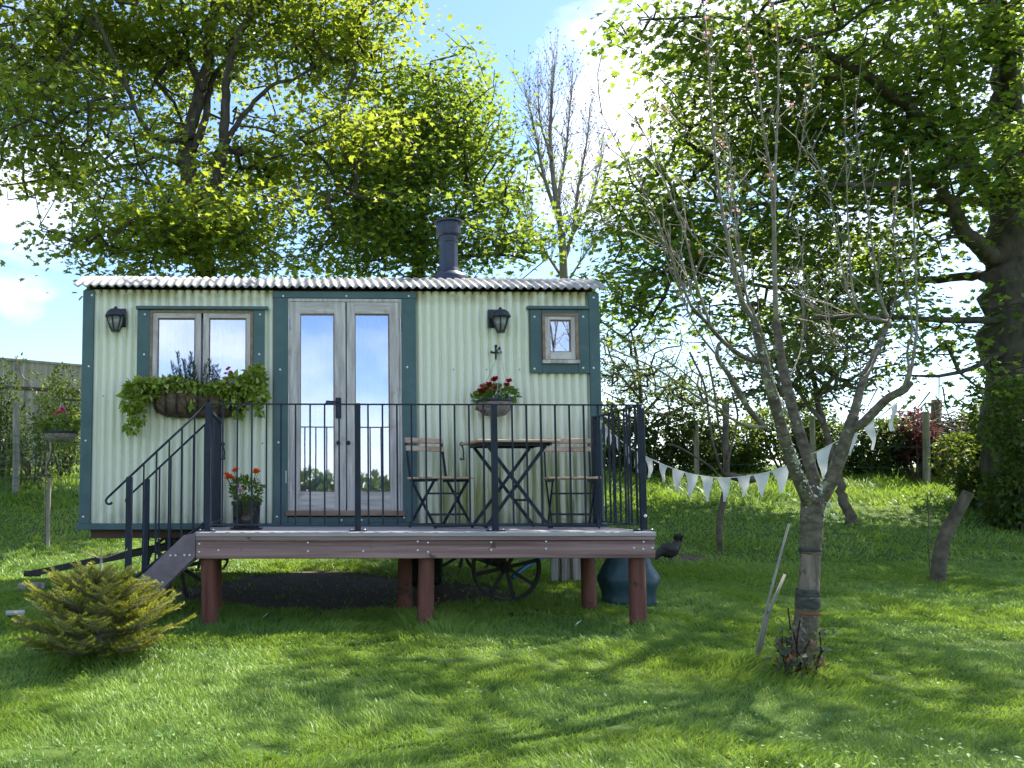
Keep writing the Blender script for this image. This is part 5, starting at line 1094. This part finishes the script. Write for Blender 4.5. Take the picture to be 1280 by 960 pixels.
# staked sapling
Ys = 3.6; a = at(59, 668, Ys); a.z = G(a.x, Ys) - .03
t = thing('staked_sapling', a, 'thin young tree tied to a short pale stake left of the hut', 'sapling')
MB().box((a.x + .01, Ys, a.z + .45), (.045, .045, .92), bevel=.004).build('stake', 'post', t); MB().tube(curve_pts([a + Vector((-.03, .03, 0)), at(57, 590, Ys), at(63, 560, Ys), at(55, 525, Ys), at(45, 495, Ys), at(25, 465, Ys), at(20, 445, Ys)], 4), .010, 6).build('stem', 'plum_whip', t, True)
q = at(59, 594, Ys); MB().box((q.x, Ys, q.z), (.085, .075, .02), bevel=.003).build('tie', 'tie', t)
MB().tube([at(55, 525, Ys), at(75, 490, Ys), at(80, 470, Ys)], .006, 5).build('side_branch', 'plum_whip', t)
C = np.concatenate([cloud(k, at(x, y, Ys), (r_, .15, r_ * .8))[0] for x, y, r_, k in ((60, 495, .22, 70), (78, 480, .16, 55), (45, 470, .12, 30), (48, 500, .12, 35), (25, 450, .08, 12), (62, 530, .12, 20))]); scatter('foliage', 'hedge_pale', t, C, RNG.uniform(.04, .065, len(C)), OVAL)

# ------------------------------------------------------------------ boundary on the right
RB_ = 'hedge shrubs along the right boundary'
for i, (px, top, hw, Y, mt, n, lb) in enumerate(((765, 515, 40, 9.8, 'hedge', 2200, 'green hedge shrub seen through the side railing'), (815, 512, 40, 9.4, 'hedge_dark', 2400, 'dark hedge shrub just right of the railing'), (868, 528, 40, 9.5, 'hedge_dark', 2400, 'low dark hedge shrub above the middle of the bunting'), (925, 520, 42, 9.7, 'hedge', 2400, 'hedge shrub behind the thin pole-like sapling'),
        (985, 520, 42, 9.5, 'hedge', 2400, 'hedge shrub behind the left stems of the fruit tree'), (1040, 515, 42, 9.7, 'hedge_dark', 2400, 'hedge shrub behind the fork of the fruit tree'), (1098, 535, 40, 9.2, 'hedge_dark', 2400, 'dark low hedge shrub beneath the last pennants'), (1143, 527, 22, 8.8, 'copper', 1500, 'copper-leaved shrub left of the pale fence post'),
        (1198, 556, 42, 8.9, 'hedge_dark', 2200, 'low dark shrub under the brush pile'), (1240, 515, 40, 8.8, 'hedge', 2400, 'bright hedge shrub under the big trunk'), (1290, 500, 45, 8.7, 'hedge_dark', 2200, 'dark shrub at the right edge of the hedge'))):
    bush('hedge_shrub', lb, px, top - 12, hw * 1.1, Y, mt, n, (.065, .11), .65, group=RB_, seed=30 + i)
bush('laurel_shrub', 'leafy shrub in front of the big trunk at the right edge', 1268, 480, 46, 4.6, 'hedge', 2400, (.07, .12), .5, seed=91, tmpl=OVAL)
bush('laurel_shrub', 'low leafy shrub right of the pale fence post', 1205, 530, 36, 6.2, 'hedge', 2000, (.06, .10), .5, seed=92)
t = thing('brush_pile', at(1190, 590, 9.9), 'heap of dead brown branches on the bank behind the fence post', 'branches'); A = []; B = []; rg = np.random.default_rng(6)
for k in range(160):
    c = at(rg.normal(1185, 30), rg.normal(535, 12), 9.9 + rg.normal() * .4); d = Vector((rg.normal(), rg.normal() * .5, rg.normal() * .3)).normalized() * rg.uniform(.2, .7); A.append(c - d); B.append(c + d)
frusta('dead_branches', 'dead', t, A, B, np.full(160, .016), np.full(160, .006), 5)
t = thing('post_fence', (at(1157, 596, 8.2).x, 8.2, G(9, 8.2)), 'rough wooden post with wire on the right boundary', 'fence'); fpost(1157, 515, 597, 8.2, t, .062); fpost(1015, 520, 597, 8.6, t, .05); fpost(1300, 500, 597, 8.0, t, .06); fpost(870, 530, 597, 8.9, t, .05)
mb = MB(); 
for dz in (.35, .75, 1.1): mb.tube([(at(870, 597, 8.85).x, 8.85, G(4, 8.85) + dz), (at(1015, 597, 8.52).x, 8.52, G(6, 8.5) + dz), (at(1157, 597, 8.1).x, 8.1, G(9, 8.1) + dz), (at(1300, 597, 7.92).x, 7.92, G(11, 7.9) + dz)], .004, 4)
tag(mb.build('wires', 'wire', t), kind='stuff')
a = at(1169, 540, 10.4); e = at(1171, 500, 10.4); t = MB().tube([a - Vector((0, 0, .6)), a, e], .10, 10).build('broken_post', 'dead', None, True); tag(t, 'short dark broken post standing on the brush pile', 'post')
# thin dead pole with a strip of bark lodged in it
Yt = 3.2; a = at(900, 688, Yt); a.z = G(a.x, Yt) - .05
t = thing('pole_sapling', a, 'thin multi-stemmed dead sapling standing behind the bunting', 'sapling')
MB().tube(curve_pts([a, at(899, 655, Yt), at(905, 620, Yt), at(908, 590, Yt), at(907, 545, Yt), at(908, 505, Yt)], 4), .037, 8).build('stem', 'dead', t, True)
for q in ([(906, 600), (893, 560), (886, 520), (880, 480), (862, 440)], [(907, 590), (915, 555), (922, 520), (915, 490)], [(905, 610), (890, 585), (850, 560), (835, 555)], [(907, 570), (898, 530), (893, 490), (885, 450)]): MB().tube(curve_pts([at(x, y, Yt + RNG.normal() * .1) for x, y in q], 4), .014, 5).build('branch', 'dead', t, True)
mb = MB(); q = [at(x, y, Yt - .1) for x, y in ((905, 592), (918, 596), (935, 599), (948, 596), (956, 592))]; mb.tube(curve_pts(q, 4), [.015, .03, .04, .045, .05, .052, .055, .058, .06, .058, .055, .05, .045, .04, .03, .02, .012], 8); mb.build('bark_strip', 'dead', t, True)
# elder with leaning trunk, and a fine-leaved hawthorn
Y = 4.9; b = at(1065, 662, Y); b.z = G(b.x, Y) - .05
leafy_tree('elder_tree', 'light green elder with a leaning trunk behind the fruit tree', b, [([b] + pxl([(1056, 630), (1048, 595), (1035, 550), (1020, 490, .2), (1010, 430, .3), (1005, 380, .3)], Y), .085, .02), (pxl([(1030, 530), (990, 480, .3), (960, 440, .5)], Y), .04, .01), (pxl([(1022, 500), (1060, 450, .2), (1090, 430, .3)], Y), .035, .01)],
           lobes_px([(1000, 440, 55, 45, .3, .8), (1040, 470, 45, 35, .2, .8), (970, 480, 45, 35, .3, .8), (1070, 440, 40, 30, .2, .7), (1000, 500, 40, 20, .3, .6)], Y), 60, 5, 11, (.06, .10), 'dead', 'hedge_pale', 61, tmpl=OVAL, spread=.3, sr=.28, gap=.3)
Y = 9.3; b = at(805, 600, Y); b.z = G(b.x, Y) - .05
leafy_tree('hawthorn_tree', 'fine-leaved hawthorn between the hut corner and the big tree', b, [([b] + pxl([(803, 540), (800, 490), (795, 440), (785, 400)], Y), .07, .015), (pxl([(802, 520), (840, 480, .2), (870, 460, .3)], Y), .035, .01), (pxl([(801, 500), (770, 460, 0), (755, 420, 0)], Y), .03, .01), (pxl([(803, 540), (850, 510, -.3), (890, 500, -.3)], Y), .03, .01)],
           lobes_px([(790, 440, 42, 38, 0, .9), (830, 480, 50, 32, .2, .9), (770, 480, 38, 40, 0, .9), (870, 495, 40, 22, 0, .8), (800, 520, 60, 20, 0, .8), (765, 410, 22, 20, 0, .6)], Y), 105, 5, 12, (.045, .075), 'dead', 'hedge', 71, tmpl=OVAL, spread=.32, sr=.26, gap=.3)
# hedgerow beyond the garden, behind the viewer, mirrored in the door panes
n = 26000; x = RNG.uniform(-45, 50, n); hh = 1.8 + 2.0 * vnoise(x * .16, x * 0, seed=77) + .7 * vnoise(x * .9, x * 0, seed=78); z = RNG.random(n) ** .8 * hh
C = np.stack([x, -40 + RNG.normal(size=n) * .8, z - .95], 1); o = scatter('far_hedgerow', 'hedge', None, C, RNG.uniform(.35, .6, n), OVAL); tag(o, 'hedgerow along the lower side of the garden, mirrored in the door glass', None, None, 'stuff')

# ------------------------------------------------------------------ grass
def grass(n, d0, d1, dens_pow, hrange, wk, seed):
    rg_ = np.random.default_rng(seed); u = rg_.random(n * 2)
    k = 2 - dens_pow                                             # samples per metre of depth grow as d^(1-pow) over the widening view
    d = (d0 ** k + (d1 ** k - d0 ** k) * u) ** (1 / k); y = CAM.y + d; px = rg_.uniform(-130, 1410, n * 2); x = CAM.x + (px - CX) / F_PX * d + YAW * d
    m = (rg_.random(n * 2) > bare(x, y) * .97) & (vnoise(x * 7, y * 7, seed=seed + 1) > .12); x, y, d = x[m][:n], y[m][:n], d[m][:n]; n = len(x)
    z = gnd(x, y); cl = vnoise(x * 2.2, y * 2.2, seed=12); cl2 = vnoise(x * .7, y * .7, seed=13); fine = vnoise(x * 9, y * 9, seed=14)
    h = rg_.uniform(*hrange, n) * (.40 + .75 * cl * cl + .75 * fine) * np.where(y > 6.0, 1 + 2.2 * np.clip((y - 6.0) / 1.2, 0, 1), 1)
    for qx, qy, rr in ((b_x, b_y, .3) for b_x, b_y in tall): h = h * (1 + 1.5 * np.exp(-((x - qx) ** 2 + (y - qy) ** 2) / rr ** 2))
    flow = 6.28 * vnoise(x * .9, y * .9, seed=15) * 1.5; an = flow + rg_.normal(size=n) * .9; lean = np.abs(rg_.normal(size=n)) * .5 + .25
    dr = np.stack([np.cos(an) * lean, np.sin(an) * lean, np.ones(n)], 1); dr /= np.linalg.norm(dr, axis=1, keepdims=True)
    fa = rg_.uniform(0, 6.28, n); sd = np.stack([np.cos(fa), np.sin(fa), np.zeros(n)], 1); w = wk * d * rg_.uniform(.7, 1.3, n)
    P0 = np.stack([x, y, z - .004], 1); mid = P0 + dr * (h * .55)[:, None]; bend = np.stack([np.cos(an), np.sin(an), np.full(n, .35)], 1); tip = mid + (dr * .5 + bend * .5 * (.6 + lean)[:, None]) * (h * .55)[:, None]
    s = sd * w[:, None]; V = np.stack([P0 - s, P0 + s, mid + s * .8, mid - s * .8, tip], 1)
    tint = np.clip(.42 + .55 * (cl2 - .5) + .40 * (cl - .5) + .18 * rg_.normal(size=n), 0, .93); tint[rg_.random(n) < .025] = .99
    return V.reshape(-1, 3), n, tint
tall = [(at(1004, 846, -2.6).x, -2.65)] + [(at(px, 780, Y).x, Y - .05) for px, Y in ((262, -1.13), (532, -1.13), (797, -1.13))] + [(at(940, 834, -2.5).x, -2.5), (at(123, 826, -2.14).x, -2.14)]
vv = []; nn = 0; tt = []
for a in ((170000, 2.9, 6.5, 1.3, (.018, .046), .00056, 1), (150000, 6.3, 10.5, 1.2, (.025, .055), .00062, 2), (100000, 10, 20, 1.1, (.032, .075), .00068, 3)):
    V, n, t_ = grass(*a); vv.append(V); nn += n; tt.append(t_)
o = raw_mesh('grass', 'grass', None, np.concatenate(vv), [(0, 1, 2, 3), (3, 2, 4)], 5, nn, np.concatenate(tt)); tag(o, 'short uneven green grass covering the lawn', None, None, 'stuff')

for o in list(SC.objects):
    if o.name.split('.')[0] in ('spurs', 'screw_heads', 'bolt_heads', 'sheet_screws', 'red_bloom', 'pink_bloom', 'orange_bloom', 'blossom', 'twigs', 'branches', 'flower_stalks', 'lichen', 'buds', 'dead_branches', 'stems'): o['kind'] = 'stuff'

# broad-leaved weeds and last year's leaves among the blades
n = 9000; d = (2.9 ** .8 + (10 ** .8 - 2.9 ** .8) * RNG.random(n)) ** 1.25; x = CAM.x + (RNG.uniform(-100, 1380, n) - CX) / F_PX * d + YAW * d; y = CAM.y + d
m = (vnoise(x * 1.3, y * 1.3, seed=41) + .5 * vnoise(x * 5, y * 5, seed=42) > .82) & (bare(x, y) < .3); x, y = x[m], y[m]; n = len(x)
M['weed'] = leafmat('clover_leaves', (.06, .16, .045), (.14, .27, .07), (.22, .36, .06), .25, .55, c3=(.20, .32, .12), spec=.25)
o = scatter('lawn_weeds', 'weed', None, np.stack([x, y, gnd(x, y) + RNG.uniform(.012, .045, n)], 1), RNG.uniform(.014, .032, n), OVAL, RNG.normal(size=(n, 3)) * .35 + np.array([0, 0, 1]), RNG.normal(size=(n, 3)) * np.array([1, 1, .25])); tag(o, 'clover and small broad-leaved weeds scattered through the lawn', None, None, 'stuff')
n = 260; x = RNG.uniform(.9, 4.0, n); y = RNG.uniform(-.3, 2.2, n)
M['litter'] = leafmat('dead_leaf_litter', (.10, .065, .04), (.30, .21, .12), (.2, .12, .05), .2, .7)
o = scatter('leaf_litter', 'litter', None, np.stack([x, y, gnd(x, y) + .012], 1), RNG.uniform(.02, .05, n), OVAL, RNG.normal(size=(n, 3)) * .3 + np.array([0, 0, 1]), RNG.normal(size=(n, 3)) * np.array([1, 1, .2])); tag(o, 'dry brown leaf litter on the bare soil under the hut', None, None, 'stuff')
